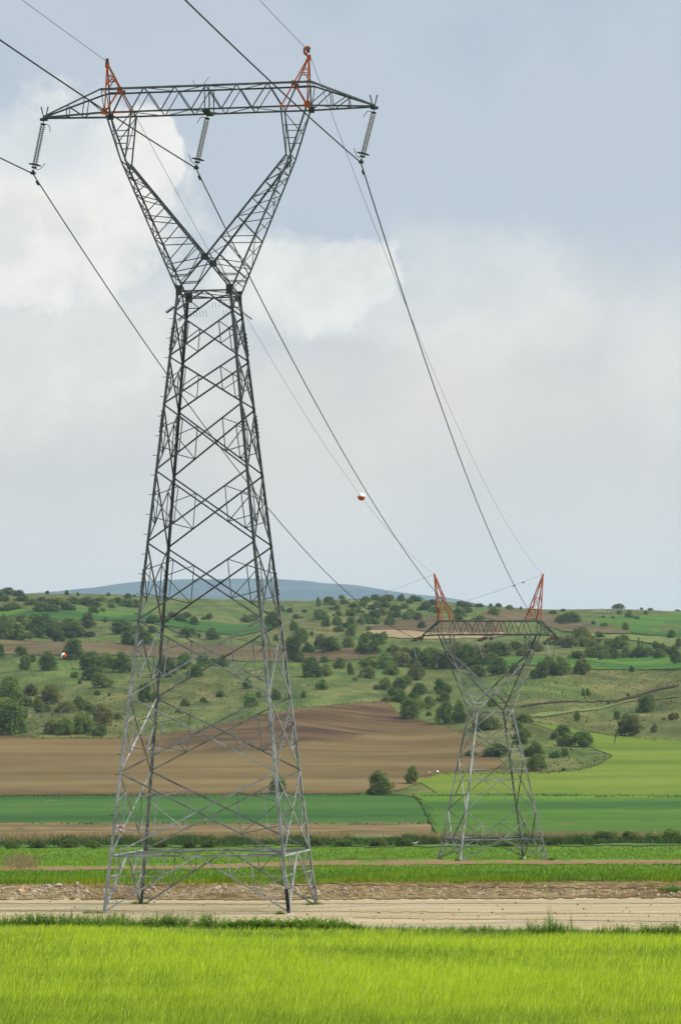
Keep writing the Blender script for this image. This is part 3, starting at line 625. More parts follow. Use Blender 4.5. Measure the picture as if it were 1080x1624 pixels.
        for k in range(len(fp[1][0])-1):
            a, b = fp[-1][0], fp[1][0]; c, d = fp[-1][1], fp[1][1]
            br.angle(a[k], b[k+1], W[2], (sx, 0, 0)); br.angle(b[k], a[k+1], W[2]*.8, (sx, 0, 0)) if k % 2 else None
            br.angle(a[k+1], b[k+1], W[2], (sx, 0, 0))
            br.angle(c[k], d[k+1], W[2], (-sx, 0, .5)); br.angle(c[k+1], d[k+1], W[2], (-sx, 0, .5))
            for t in (.33, .66) if k == 0 else (.5,):
                br.angle(lerp(a[k], a[k+1], t), lerp(b[k], b[k+1], t), W[2]*.8, (sx, 0, 0))
        br.angle(fp[-1][3], fp[1][4], W[2], (sx, 0, 0)); br.angle(fp[-1][5], fp[1][5], W[2], (0, 0, -1)); br.angle(fp[-1][4], fp[1][4], W[2], (0, 0, -1)); br.angle(fp[-1][6], fp[1][5], W[2], (-sx, 0, 0))
        h = mb.build('horn', st, root); br.build('horn_bracing', st, h)
    for sy in (-1, 1):
        mb = MB(); mb.box((0, sy*(ycr+.03), zcr), (.5*P['k'], .04, .46*P['k'])); mb.build('gusset_plate', M['dark_steel'] if not P['light_gusset'] else st, root)
        mb = MB()
    # crossarm
    L, zt, zc = P['L'], P['zt'], P['zc']; xt = P['xt']
    cb = MB(); br = MB(); webs = {(a, b): MB() for a in (-1, 1) for b in (-1, 0, 1)}
    for sy in (-1, 1):
        n = (0, sy, 0)
        bl, brr = np.array([-xo, sy*yc, zb_]), np.array([xo, sy*yc, zb_])
        cb.angle(bl, brr, W[3], (0, 0, -1)); cb.angle((-xt, sy*yc, zc), (xt, sy*yc, zc), W[3], (0, sy, .2))
        for sx in (-1, 1):
            tb = np.array([sx*L, sy*.12, zt]); tu = np.array([sx*L, sy*.12, zt+.12])
            cb.angle(np.array([sx*xo, sy*yc, zb_]), tb, W[3], (0, 0, -1)); cb.angle((sx*xt, sy*yc, zc), tu, W[3], (0, sy, .3))
            bo = lambda t: lerp((sx*xo, sy*yc, zb_), tb, t)
            tpf = lambda t: lerp((sx*xt, sy*yc, zc), tu, t)
            if P['arm_bracing'] == 'full':
                zz = [(bo(0), tpf(.28)), (tpf(.28), bo(.36)), (bo(.36), tpf(.58)), (tpf(.58), bo(.62)), (tpf(0), bo(0))]
            else:
                zz = [(tpf(0), bo(0)), (bo(.0), tpf(.4)), (tpf(.4), bo(.45)), (bo(.45), tpf(.7))]
            for a, b in zz: webs[sy, sx].angle(a, b, W[2]*1.05, n)
        for (xa, za), (xb, zb2) in zip(P['web'][:-1], P['web'][1:]):
            webs[sy, 0].angle((xa, sy*yc, za), (xb, sy*yc, zb2), W[2]*1.25 if sy < 0 else W[2]*1.1, n, flip=1 if sy < 0 else -1)
    # plan bracing
    xs = [p[0] for p in P['web'] if abs(p[1]-zb_) < .01]; xu = [p[0] for p in P['web'] if abs(p[1]-zc) < .01]
    for q, z, nn in ((xs, zb_, (0, 0, -1)), (xu, zc, (0, 0, 1))):
        sg = 1
        for a, b in zip(q[:-1], q[1:]): br.angle((a, -sg*yc, z), (b, sg*yc, z), W[2], nn); sg = -sg
        for a in q[::2]: br.angle((a, -yc, z), (a, yc, z), W[2]*.9, nn)
    for sx in (-1, 1):
        for t in (.25, .55): br.angle(lerp((sx*xo, -yc, zb_), (sx*L, -.12, zt), t), lerp((sx*xo, yc, zb_), (sx*L, .12, zt), t+.15), W[2], (0, 0, -1))
        br.angle((sx*xo, -yc, zb_), (sx*xo, yc, zb_), W[2], (0, 0, -1)); br.angle((sx*xt, -yc, zc), (sx*xt, yc, zc), W[2], (0, 0, 1))
    for a in (-.06, .25):
        for sy in (-1, 1): br.angle((a, sy*yc, zb_), (a, sy*yc, zc), W[2]*1.1, (0, sy, 0))
    arm = cb.build('crossarm', st, root); br.build('plan_bracing', st, arm); [w_.build('web_bracing', st, arm) for w_ in webs.values()]
    mb = MB(); mb.box((0, 0, zb_-.05), (.5, 2*yc, .12)); mb.build('hanger_plate', M['dark_steel'], arm)
    for sx in (-1, 1):
        mb = MB(); mb.box((sx*(L-.05), 0, zt-.05), (.5, .34, .16)); mb.build('tip_plate', M['dark_steel'], arm)
        if P['spikes']:
            for dx in (-.25, .25):
                mb = MB(); c = np.array([sx*(L-.1)+dx*.3, 0, zt+.1]); mb.tube([c, c+np.array([dx*.7, 0, .75])], [.035, .05], 5); mb.build('bird_spike', M['dark_steel'], arm)
    if P['spikes']:
        for a, b in (((-.75, .1, zc), (-1.1, .1, zc+.62)), ((-.35, -.4, zc), (.15, -.4, zc+.65)), ((.45, .4, zc), (.6, .4, zc+.35))):
            mb = MB(); mb.tube([a, b], .018, 4); mb.build('bird_spike', M['dark_steel'], arm)
    # peaks
    for sx in (-1, 1):
        O = M['orange']; px_, zp = P['xp'], P['zp']; mb = MB(); br = MB(); ap = np.array([sx*px_, 0, zp])
        if P['peak'] == 'through':
            for sy in (-1, 1):
                n = (0, sy, 0); bo = np.array([sx*xo, sy*yc, zb_]); bi = np.array([sx*xi, sy*yc, zb_]); a2 = ap+np.array([0, sy*.1, 0])
                tt = (zc-zb_)/(zp-zb_); oi = lerp(bi, a2, tt); oo = lerp(bo, a2, tt)
                e = 0 if sy < 0 else 1
                off = np.array([0, sy*.05, 0])
                mb.angle(oo+off, a2, W[1]*.8, n, 0); mb.angle(oi+off, a2, W[1]*.8, n, 0)
                mb.angle(bo+off, oo+off, W[1]*.8, n, e); mb.angle(bi+off, oi+off, W[1]*.8, n, e)
                mb.angle(oo+off*2, oi+off*2, W[1]*.8, n, e)
                br.angle(bo+off, oi+off, W[1]*.9, n, 0 if (sy < 0) == (sx < 0) else 0 if sx > 0 and sy > 0 else e)
                if sy < 0: br.angle(bo+off*2, bi+off*2, W[1]*.8, n, 0)
                for t, t2 in ((.38, .38), (.55, .55)):
                    br.angle(lerp(oo, a2, t), lerp(oi, a2, t2), W[2], n, 0)
                br.angle(lerp(oo, a2, .15), lerp(oi, a2, .5), W[2], n, 0)
                mb.box(oi+off*2, (.32, .05, .32), mi=e); mb.box(bo+off*2+np.array([0, 0, .12]), (.4, .05, .45), mi=e)
            br.angle(lerp(oo, ap, .5), lerp(oo*np.array([1, -1, 1]), ap, .2), W[2], (sx, 0, 0), 0)
        else:
            for sy in (-1, 1):
                n = (0, sy, 0); bo = np.array([sx*(xo+.0), sy*yc, zc]); bi = np.array([sx*(xo-P['pw']), sy*yc, zc]); a2 = ap+np.array([0, sy*.12, 0])
                mb.angle(bo, a2, W[1]*1.25, n, 0); mb.angle(bi, a2, W[1]*1.25, n, 0)
                for t in (.25, .5, .72): br.angle(lerp(bo, a2, t), lerp(bi, a2, t), W[2]*.8, n, 0)
                br.angle(lerp(bo, a2, .0), lerp(bi, a2, .5), W[2]*.9, n, 0); br.angle(lerp(bo, a2, .5), lerp(bi, a2, .25), W[2]*.8, n, 0)
            for x_ in (0, P['pw']):
                q = np.array([sx*(xo-x_), yc, zc]); q2 = q*np.array([1, -1, 1])
                br.angle(q, lerp(q2, ap, .35), W[2], (sx, 0, 0), 0); br.angle(lerp(q2, ap, .35), lerp(q, ap, .65), W[2], (sx, 0, 0), 0)
        mb.box(ap+np.array([0, 0, -.08]), (.26, .26, .34), mi=0)
        pk = mb.build('earth_peak', [O, st], root); br.build('peak_bracing', [O, st], pk)
        if P['peak'] == 'through':
            if sx > 0:
                mb = MB(); th = np.linspace(-.6, 4.4, 14)
                pts = [ap+np.array([-.10+.22*cos(t), 0, .40+.25*sin(t)]) for t in np.linspace(.5, 4.7, 14)]
                mb.tube(pts, [.05]+[.105]*11+[.13, .14], 6); mb.build('wire_hook', O, pk)
                mb = MB(); mb.lathe([(.03, -.08), (.13, -.06), (.13, .06), (.03, .08)], ap+np.array([-.05, 0, .40]), (0, 1, 0), 8); mb.build('wire_clamp', M['dark_steel'], pk)
            else:
                mb = MB(); mb.box(ap+np.array([0, 0, .22]), (.16, .3, .3)); mb.build('wire_clamp', M['dark_steel'], pk)
    return root

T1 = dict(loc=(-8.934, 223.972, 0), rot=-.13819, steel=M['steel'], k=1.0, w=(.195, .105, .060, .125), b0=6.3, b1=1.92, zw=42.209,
    foot={(-1, -1): -.05, (1, -1): -.05, (1, 1): -.35, (-1, 1): -.35}, splices=(11.0, 22.3, 33.2, 38.9), bolts=True, guard=True,
    levels=[3.826, 9.358, 14.459, 19.598, 24.892, 29.826, 34.388, 37.681, 40.79, 42.209], pattern=['X']*8+['A'], simple_above=30.0,
    xo=7.09, xi=5.23, yc=.95, zb=54.9, ycr=1.653, zcr=44.574, knee=(5.98, 51.55, 1.2), kgap=.35, rung=(.2, .4, .58, .74, .88), light_gusset=False,
    L=11.66, zt=54.84, zc=56.62, xt=7.35, arm_bracing='full', spikes=True, peak='through', xp=7.09, zp=58.54,
    web=[(-5.35, 54.9), (-4.33, 56.62), (-3.2, 54.9), (-2.17, 56.62), (-1.07, 54.9), (0, 56.62), (1.07, 54.9), (2.17, 56.62), (3.2, 54.9), (4.33, 56.62), (5.35, 54.9)])
t1 = tag(lattice_tower(T1, 'transmission_tower'), 'tall grey lattice pylon in front, its crossarm carrying hanging insulator strings', 'pylon')
zc2, zb2 = 41.065, 38.62
xw = np.linspace(-7.2, 7.2, 15)
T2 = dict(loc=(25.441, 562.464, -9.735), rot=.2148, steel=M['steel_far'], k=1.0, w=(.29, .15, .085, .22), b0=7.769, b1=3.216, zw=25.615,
    foot={(-1, -1): 0, (1, -1): 0, (1, 1): 0.2, (-1, 1): 0}, splices=(), bolts=False, guard=False,
    levels=[3.851, 8.742, 17.606, 22.95, 25.615], pattern=['V', 'Xh', 'Xh', 'A'], simple_above=None,
    xo=8.753, xi=6.6, yc=1.39, zb=zb2, ycr=3.278, zcr=28.59, knee=(7.3, 35.2, 1.75), kgap=.5, rung=(.25, .5, .75), light_gusset=True,
    L=11.93, zt=38.44, zc=zc2, xt=8.9, arm_bracing='light', spikes=False, peak='stand', xp=9.663, zp=49.11, pw=2.2,
    web=[(x_, zb2 if i % 2 == 0 else zc2) for i, x_ in enumerate(xw)])
t2 = tag(lattice_tower(T2, 'transmission_tower'), 'smaller distant lattice pylon at right with tall orange peaks above its crossarm', 'pylon')
def loc_to_world(T, p):
    c, s = cos(T['rot']), sin(T['rot']); p = np.array(p, float)
    return np.array([T['loc'][0]+c*p[0]-s*p[1], T['loc'][1]+s*p[0]+c*p[1], T['loc'][2]+p[2]])

# warning plate tied to the left face
sg = MB(); sg.box((0, 0, 0), (.58, .02, .42)); 
pl = corner_pt = loc_to_world(T1, (-5.62, -3.6, 5.65))
s_ = empty('warning_sign', pl, T1['rot']); o = sg.build('plate', M['white'], s_)
sg = MB(); sg.box((.02, -.014, .05), (.30, .006, .16)); sg.box((-.12, -.014, -.09), (.18, .006, .06)); sg.box((.16, -.014, -.07), (.12, .006, .10)); sg.build('red_mark', M['red'], s_)
tag(s_, 'small white plate with red marks fixed to a brace low on the near pylon', 'sign')

# ------------------------------------------------------------------ insulators and wires
def wire(name, pts, r, m, label, cat='wire', dampers=(), group=None):
    mb = MB(); mb.tube(pts, r, 6); o = mb.build(name, m, smooth=True)
    tag(o, label, cat, group)
    pts = np.array(pts); cl = np.concatenate([[0], np.cumsum(np.linalg.norm(np.diff(pts, axis=0), axis=1))])
    for s in dampers:
        p = np.array([np.interp(s, cl, pts[:, i]) for i in range(3)]); q = np.array([np.interp(s+.45, cl, pts[:, i]) for i in range(3)])
        d = MB(); dn = np.array([0, 0, -.16]); u_ = (q-p)/np.linalg.norm(q-p)
        d.tube([p-u_*.05+dn, q+u_*.05+dn], .025, 5); d.lathe([(.01, -.1), (.09, -.08), (.09, .12), (.01, .14)], p+dn, u_, 7); d.lathe([(.01, -.12), (.09, -.1), (.09, .1), (.01, .12)], q+dn, u_, 7); d.box((p+q)/2+dn/2, (.05, .05, .2))
        d.build('vibration_damper', M['dark_steel'], o)
    return o
def span(P, Q, s, n=60):
    t = np.linspace(0, 1, n)[:, None]; X = np.array(P)+(np.array(Q)-np.array(P))*t; X[:, 2] -= 4*s*(t*(1-t))[:, 0]; return X
side = ['left', 'middle', 'right']
back = np.array([-sin(T1['rot'])*-1, -cos(T1['rot']), 0]); back = loc_to_world(T1, (0, -1, 0))-loc_to_world(T1, (0, 0, 0))
odir = np.array([-sin(.53), cos(.53), 0])
din = np.array(T1['loc'])-np.array(T2['loc']); din[2] = 0; din /= np.linalg.norm(din)
swing = [(-.78, 0, -3.72), (-.86, 0, -3.72), (-.98, 0, -3.70)]
place = ['left tip of the near pylon crossarm', 'middle of the near pylon crossarm', 'right tip of the near pylon crossarm']
for k, x_ in enumerate((-11.62, 0.0, 11.62)):
    ins = insulator('insulator_string', np.linalg.norm(swing[k]), swing[k], horn=1 if k == 0 else -1)
    hang = loc_to_world(T1, (x_, 0, 54.72)); ins.location = hang; ins.rotation_euler = (0, 0, T1['rot'])
    tag(ins, f'grey double insulator string hanging from the {place[k]}', 'insulator', 'insulator strings of the near pylon')
    cl = loc_to_world(T1, np.array((x_, 0, 54.72))+np.array(swing[k]))
    # strain string on the far tower
    tip = loc_to_world(T2, (-11.93+11.93*k, -1.39 if k == 1 else -.1, 38.3))
    dI = din*3.0+np.array([0, 0, -.55])
    st = insulator('strain_insulator', 3.05, dI, two=True, m='brown_insul', n=14, sep=.15, horn=0); st.location = tip
    tag(st, f'brown insulator string pulled towards the viewer at the {["left tip", "middle", "right tip"][k]} of the distant pylon crossarm', 'insulator', 'strain insulators of the distant pylon')
    tipb = loc_to_world(T2, (-11.93+11.93*k, 1.39 if k == 1 else .1, 38.3)); dB = odir*3.0+np.array([0, 0, -.45])
    st = insulator('strain_insulator', 3.05, dB, two=True, m='brown_insul', n=14, sep=.15, horn=0); st.location = tipb
    tag(st, f'brown insulator string pulled away behind the {["left tip", "middle", "right tip"][k]} of the distant pylon crossarm', 'insulator', 'strain insulators of the distant pylon')
    e1 = tip+dI; e2 = tipb+dB
    j = span(e1, e2, 3.1, 16); wire('jumper_wire', j, .06, M['pale_wire'], f'pale jumper loop hanging under the {["left tip", "middle", "right tip"][k]} of the distant pylon crossarm', group='jumper loops')
    wire('conductor_wire', span(cl, e1, (6.0, 5.95, 6.6)[k], 90), .045, M['wire'], f'{side[k]} conductor sagging from the near pylon to the distant pylon', dampers=(1.4,), group='conductors')
    t = np.linspace(0, 300, 40)[:, None]; pts = cl+back*t; pts[:, 2] += (-.060*t+.00014*t*t)[:, 0]
    wire('conductor_wire', pts, .045, M['wire'], f'{side[k]} conductor rising out of the picture from its near pylon clamp', group='conductors')
    t = np.linspace(0, 300, 60)[:, None]; pts = e2+odir*t; pts[:, 2] += (-.145*t+.00048*t*t)[:, 0]
    wire('conductor_wire', pts, .028, M['pale_wire'], f'faint conductor leaving the {["left tip", "middle", "right tip"][k]} of the distant pylon towards far left', group='conductors')
def marker_ball(p, r, label, tilt=0):
    root = empty('marker_ball', p); root.rotation_euler = (0, tilt, 0)
    for nm, m, a, b in (('upper_shell', M['white'], 0, pi/2), ('lower_shell', M['ball'], pi/2, pi)):
        mb = MB(); mb.lathe([(max(.002, r*sin(t)), r*cos(t)) for t in np.linspace(a, b, 9)][::-1], (0, 0, 0), (0, 0, 1), 24); mb.build(nm, m, root, smooth=True)
    mb = MB(); mb.lathe([(r*.99, -.03), (r*1.03, -.03), (r*1.03, .03), (r*.99, .03)], (0, 0, 0), (0, 0, 1), 24); mb.build('flange', M['ball'], root)
    tag(root, label, 'marker ball', 'aircraft warning balls')
for k, sx in enumerate((-1, 1)):
    a = loc_to_world(T1, (sx*7.09+(-.05 if k else 0), 0, 58.7 if k == 0 else 58.95)); b = loc_to_world(T2, (sx*9.663, 0, 49.15))
    pts = span(a, b, 5, 90); wire('ground_wire', pts, .017, M['wire'], f'thin earth wire between the {side[k*2]} peaks of both pylons', group='earth wires')
    if k == 0:
        px, py = proj(pts); i = int(np.argmin(np.hypot(px-571, py-785))); marker_ball(pts[i], .50, 'half white half orange marker ball on the earth wire against the sky', .05)
    t = np.linspace(0, 300, 40)[:, None]; q = a+back*t; q[:, 2] += (-.055*t+.00012*t*t)[:, 0]
    wire('ground_wire', q, .017, M['wire'], f'thin earth wire rising out of the picture from the {side[k*2]} peak of the near pylon', group='earth wires')
    t = np.linspace(0, 280, 60)[:, None]; q = b+odir*t; q[:, 2] += (-.165*t+.00065*t*t)[:, 0]
    wire('ground_wire', q, .022, M['pale_wire'], f'faint earth wire leaving the {side[k*2]} peak of the distant pylon towards far left', dampers=(6, 9) if k else (), group='earth wires')
    if k == 0:
        px, py = proj(q); i = int(np.argmin(np.abs(px-95))); marker_ball(q[i], .60, 'orange and white marker ball in front of the wooded slope at left', -1.1)

# ------------------------------------------------------------------ trees
def crown_mesh(name, seed, m, nleaf=900, lumps=16, flat=.5, size=.058, spread=1.0):
    """leaf-sized faces spread through clumps of an uneven crown; unit width, unit height"""
    r = np.random.default_rng(seed); cs = []; rs = []
    tilt = r.normal(0, .06, 2)
    for i in range(lumps):
        a = i*2.399+r.normal(0, .35); c = ((i+.5)/lumps)**.85; q = math.sqrt(max(.03, 1-c*c)); rad_ = r.uniform(.12, .185)
        dep = 1 if i % 4 else r.uniform(.3, .75); k_ = r.uniform(.82, 1.1)*dep*spread
        cs.append((.37*q*cos(a)*k_+tilt[0]*c, .37*q*sin(a)*k_+tilt[1]*c, .10+c*.72*r.uniform(.85, 1.08)*(dep if dep < 1 else 1))); rs.append(rad_)
    cs = np.array(cs); rs = np.array(rs); k = r.choice(lumps, nleaf, p=rs**2/np.sum(rs**2))
    d = r.normal(size=(nleaf, 3)); d /= np.linalg.norm(d, axis=1)[:, None]
    rad = rs[k]*(r.uniform(0, 1, nleaf)**.3)
    P = cs[k]+d*rad[:, None]; P[:, 2] = np.maximum(P[:, 2], .0+.06*r.uniform(0, 1, nleaf))
    nrm = d+r.normal(0, .55, (nleaf, 3)); nrm[:, 2] += .25; nrm /= np.linalg.norm(nrm, axis=1)[:, None]
    t = np.cross(nrm, r.normal(size=(nleaf, 3))); t /= np.linalg.norm(t, axis=1)[:, None]; b = np.cross(nrm, t)
    s = size*r.uniform(.6, 1.3, (nleaf, 1))
    V = np.stack([P-t*s*.5, P+b*s*.42, P+t*s*.5, P-b*s*.42], 1).reshape(-1, 3); fc = np.arange(nleaf*4).reshape(-1, 4)
    return npmesh(name, V, fc, m)
def trunk_mesh(name, seed):
    r = random.Random(seed); mb = MB(); mb.tube([(0, 0, -.06), (.01, 0, .12), (.015, .01, .3), (.0, .02, .5)], [.045, .032, .026, .018], 7)
    for i in range(5):
        a = r.uniform(0, 6.28); z = r.uniform(.14, .34); l = r.uniform(.18, .32); mb.tube([(.01, 0, z), (cos(a)*l*.5, sin(a)*l*.5, z+.14), (cos(a)*l, sin(a)*l, z+.24)], [.018, .013, .006], 5)
    me = bpy.data.meshes.new(name); me.from_pydata(mb.v, [], mb.f); me.materials.append(M['bark']); me.update(); return me
crowns = {k: [crown_mesh('crown', 100*k+i, M['leaf%d' % k], 3000, lumps=30+5*(i % 3), spread=(.92, 1, 1.08)[i % 3]) for i in range(4)] for k in range(4)}
tall_crowns = [crown_mesh('crown', 900+i, M['leaf1'], 420, lumps=9, spread=.55, size=.13) for i in range(2)]
trunks = [trunk_mesh('trunk', i) for i in range(3)]
tree_n = 0
def tree(x, y, w, h, k, label, group=None, cat='tree', tall=False, name='tree', sink=0):
    global tree_n
    X, D = ground_px(round(x/3)*3, min(y, 1480)); X = X+(x-round(x/3)*3)*D/F
    Wd, Hd = w*D/F, h*D/F
    root = empty(name, (X, D, float(height(X, D))-.02*Hd)); r = random.Random(tree_n*13+5); tree_n += 1
    cm = r.choice(tall_crowns if tall else crowns[k]); c = link('crown', cm, root); c.scale = (Wd*1.14, Wd*1.14, Hd*1.10); c.rotation_euler = (0, 0, r.uniform(0, 6.28))
    t = link('trunk', r.choice(trunks), root); t.scale = (Wd*.9, Wd*.9, Hd)
    tag(root, label, cat, group); return root
def plant_list(lst, ox, label, group, kinds, name='tree', cat='tree', oy=900, **kw):
    if name == 'tree' and len(lst) >= 9:
        rr = random.Random(len(lst)*7+ox)
        for (x, y, w, h) in lst[::2]:
            a = rr.uniform(.45, .75); tree(ox+(x+rr.choice((-1, 1))*w*rr.uniform(.45, .8))/3, oy+(y+rr.uniform(-6, 5))/3, w*a/3, h*a*.8/3, rr.choice(kinds+[1]), 'low bush filling the gaps in the '+group.replace('trees ', 'tree row ').replace('bushes ', 'scrub '), 'low bushes in the '+group, name='bush', cat='bush')
    for (x, y, w, h) in lst:
        tree(ox+x/3, oy+y/3, w/3, h/3, random.choice(kinds), label, group, name=name, cat=cat, **kw)
# zone by zone, read off the photo at three times its size
plant_list([(40,130,90,35),(90,137,60,30),(20,163,60,30),(8,140,40,30)], 0, 'bushy tree in the clump on the skyline at far left', 'skyline clump at far left', [0, 1])
plant_list([(225,128,24,18),(318,132,24,25),(372,136,18,20),(515,137,22,18),(608,150,40,28),(640,140,16,12)], 0, 'small lone tree on the skyline left of the near pylon', 'lone skyline trees at left', [0])
plant_list([(60,203,120,40),(200,207,100,45),(270,178,120,35),(330,205,80,40),(400,178,80,40),(445,188,90,45),(445,217,60,40),(530,192,40,30),(600,187,90,40),(150,178,80,30),(560,170,60,30),(490,160,50,25),(340,165,70,28),(100,160,70,28),(250,210,70,35),(650,185,60,35),(200,170,60,30)], 0, 'hazy rounded bush in the thicket above the pale green terrace at left', 'thicket above the left terrace', [0, 1, 1])
plant_list([(60,345,130,110),(20,342,90,120),(200,335,130,120),(330,280,100,45),(340,335,120,70),(280,357,70,60),(10,290,70,60),(130,300,80,60),(250,320,80,70),(385,330,60,45),(100,345,80,70),(160,262,70,40),(95,258,60,35)], 0, 'big dark rounded tree in the row above the brown ploughed terrace at left', 'dark trees above the brown terrace', [0, 0, 1, 2])
tree(140, 996, 27, 27, 0, 'dark crowned tree with a bare trunk right of the dark row at left')
tree(168, 987, 9, 9, 1, 'tiny pale tree alone on the left green terrace')
plant_list([(590,315,120,70),(620,372,90,80),(690,372,80,70),(725,265,70,40),(855,258,60,35),(925,277,45,45),(990,247,40,30),(725,312,50,35),(780,262,50,34),(820,240,50,30),(890,240,50,30)], 0, 'dark tree seen through the upper legs of the near pylon', 'trees behind the near pylon', [0, 1])
tree(297, 1011, 31, 19, 1, 'compact dome shaped bush between the near pylon legs above the brown terrace')
tree(337, 1014, 26, 19, 1, 'pale spreading tree right of the dome shaped bush behind the near pylon')
tree(316, 1012, 5, 8, 0, 'tiny dark shrub between the dome bush and the pale tree', name='shrub', cat='shrub')
tree(116, 1046, 38, 34, 0, 'large dark round tree standing on the brown terrace right of the marker ball')
tree(35, 1040, 24, 17, 1, 'low rounded bush on the brown terrace at left')
plant_list([(5,430,35,70),(225,490,90,90),(120,490,60,75),(150,450,50,40)], 0, 'mid green rounded tree just below the brown terrace at far left', 'trees below the brown terrace', [1, 1, 0])
plant_list([(440,487,130,90),(500,472,90,70),(580,500,90,100),(430,537,90,60),(495,572,110,70),(355,525,45,30),(540,480,60,60),(465,520,60,50)], 0, 'green rounded tree in the cluster left of the near pylon below the brown terrace', 'tree cluster left of the pylon', [1, 1, 0])
plant_list([(380,555,20,18),(465,607,34,22),(520,615,16,18)], 0, 'tiny dark shrub on the open slope left of the near pylon', 'small shrubs on the left slope', [0], name='shrub', cat='shrub')
plant_list([(40,615,110,100),(150,612,80,60),(240,650,110,100),(120,662,80,50),(190,692,70,70),(320,690,90,60),(60,795,150,170),(20,722,100,100),(110,722,60,60),(270,693,30,25),(310,797,80,95),(240,790,80,65),(400,792,110,110),(490,752,120,110),(380,682,80,70),(470,802,70,55),(10,800,70,120),(560,722,40,30),(80,640,70,60),(430,700,60,50)], 0, 'mid green tree in the wooded hollow above the tan field at left', 'wooded hollow at left', [1, 1, 0, 3, 2])
plant_list([(690,642,80,95),(785,522,100,100),(870,482,80,80),(930,520,90,60),(965,470,80,70),(1050,617,45,30),(965,642,34,26),(880,662,50,40),(850,692,30,25),(1060,475,60,60)], 0, 'green bush on the slope seen between the near pylon braces', 'bushes behind the pylon braces', [1, 0, 1])
# middle third
plant_list([(280,140,14,12),(435,187,30,45),(400,155,30,18),(485,167,60,30),(380,152,20,12),(330,150,16,12)], 360, 'small tree on the skyline right of the near pylon', 'skyline trees right of the pylon', [0])
plant_list([(550,152,36,22),(705,157,50,30),(770,162,60,35),(830,162,40,35),(660,167,50,30),(870,172,40,24),(740,165,50,30)], 360, 'bushy tree in the skyline group left of the distant pylon peak', 'skyline group by the distant pylon', [0, 0, 1])
tree(660, 954, 28, 10, 0, 'wide flat crowned tree on the skyline beside the distant pylon left peak')
plant_list([(90,262,60,40),(120,252,70,35),(205,270,60,60),(455,247,80,50),(535,232,40,30),(590,232,70,40),(520,202,40,25),(600,192,60,25),(660,257,60,40),(470,282,50,45),(530,277,60,45),(590,327,60,60),(590,292,60,60),(535,307,60,30),(640,272,50,40),(700,242,60,40),(740,227,60,40),(800,212,60,35),(860,247,60,35),(910,252,50,40),(950,202,60,40),(775,277,60,40),(840,197,50,30),(925,292,40,40),(710,272,45,30),(370,217,30,20),(405,322,15,20),(675,302,30,25),(430,225,40,24),(560,175,50,24),(620,215,50,30),(690,205,50,30),(755,190,50,28),(880,225,50,30),(500,180,40,22),(645,185,40,24),(330,245,40,26),(300,215,36,24),(250,205,40,24),(720,185,44,26),(810,240,50,30),(980,180,50,30),(1000,215,50,34)], 360, 'hazy green bush on the far slope left of the distant pylon', 'bushes on the far slope', [0, 1, 1, 2])
plant_list([(220,287,70,80),(320,302,45,50),(240,347,40,30)], 360, 'grey green tree just right of the near pylon on the upper slope', 'trees right of the pylon on the upper slope', [1, 0])
plant_list([(350,357,80,70),(385,407,60,50),(320,447,80,120),(350,452,60,55),(445,392,60,80),(490,402,110,75),(300,400,70,80)], 360, 'olive rounded tree in the tight group right of the near pylon', 'olive trees right of the pylon', [0, 2, 2])
tree(551.7, 1028, 19, 20, 0, 'dark green upright tree right of the olive group')
plant_list([(650,362,50,50),(720,367,70,55),(700,412,75,70),(640,412,60,60),(670,345,60,40),(740,345,50,40)], 360, 'dark tree in the group under the pale strip left of the distant pylon', 'dark group under the pale strip', [0, 1])
plant_list([(660,472,75,50),(665,527,85,60),(535,482,70,55),(405,522,120,100),(470,517,70,60),(465,452,50,35),(610,540,30,18)], 360, 'bright green dome bush on the slope between both pylons', 'dome bushes between the pylons', [1, 3])
tree(556.7, 1071, 12, 21, 0, 'slim dark tree between two dome bushes in the middle of the slope')
tree(512, 1094, 20, 17, 1, 'forked small tree alone on the open grass slope')
plant_list([(430,577,20,30),(232,632,50,55),(100,577,50,50),(110,667,85,70),(150,620,40,30)], 360, 'green bush right behind the near pylon lower legs', 'bushes by the lower pylon legs', [1])
tree(481.7, 1107, 8, 11, 0, 'small dark cone shaped shrub above the ploughed field', name='shrub', cat='shrub')
plant_list([(755,482,80,80),(780,512,70,50),(830,472,100,80),(900,537,90,90),(790,417,70,50),(940,472,110,80),(1010,482,90,80),(985,447,120,70),(850,435,70,60),(900,440,70,60),(1060,480,90,90)], 360, 'dark olive tree in the dense belt left of the distant pylon', 'dense belt by the distant pylon', [0, 2, 1])
plant_list([(745,582,70,60),(820,582,80,60),(810,642,90,65),(870,722,100,100),(900,652,70,60),(915,607,80,60),(965,662,60,50),(1015,597,65,70),(1050,602,60,50),(960,707,30,22),(920,672,60,50),(875,627,40,35),(850,560,60,50),(790,610,50,40),(1040,640,60,50)], 360, 'green bush scattered on the slope right of the ploughed field', 'bushes right of the ploughed field', [1, 1, 0, 3])
tree(706.7, 1147, 34, 36, 1, 'large round green tree standing left of the distant pylon waist')
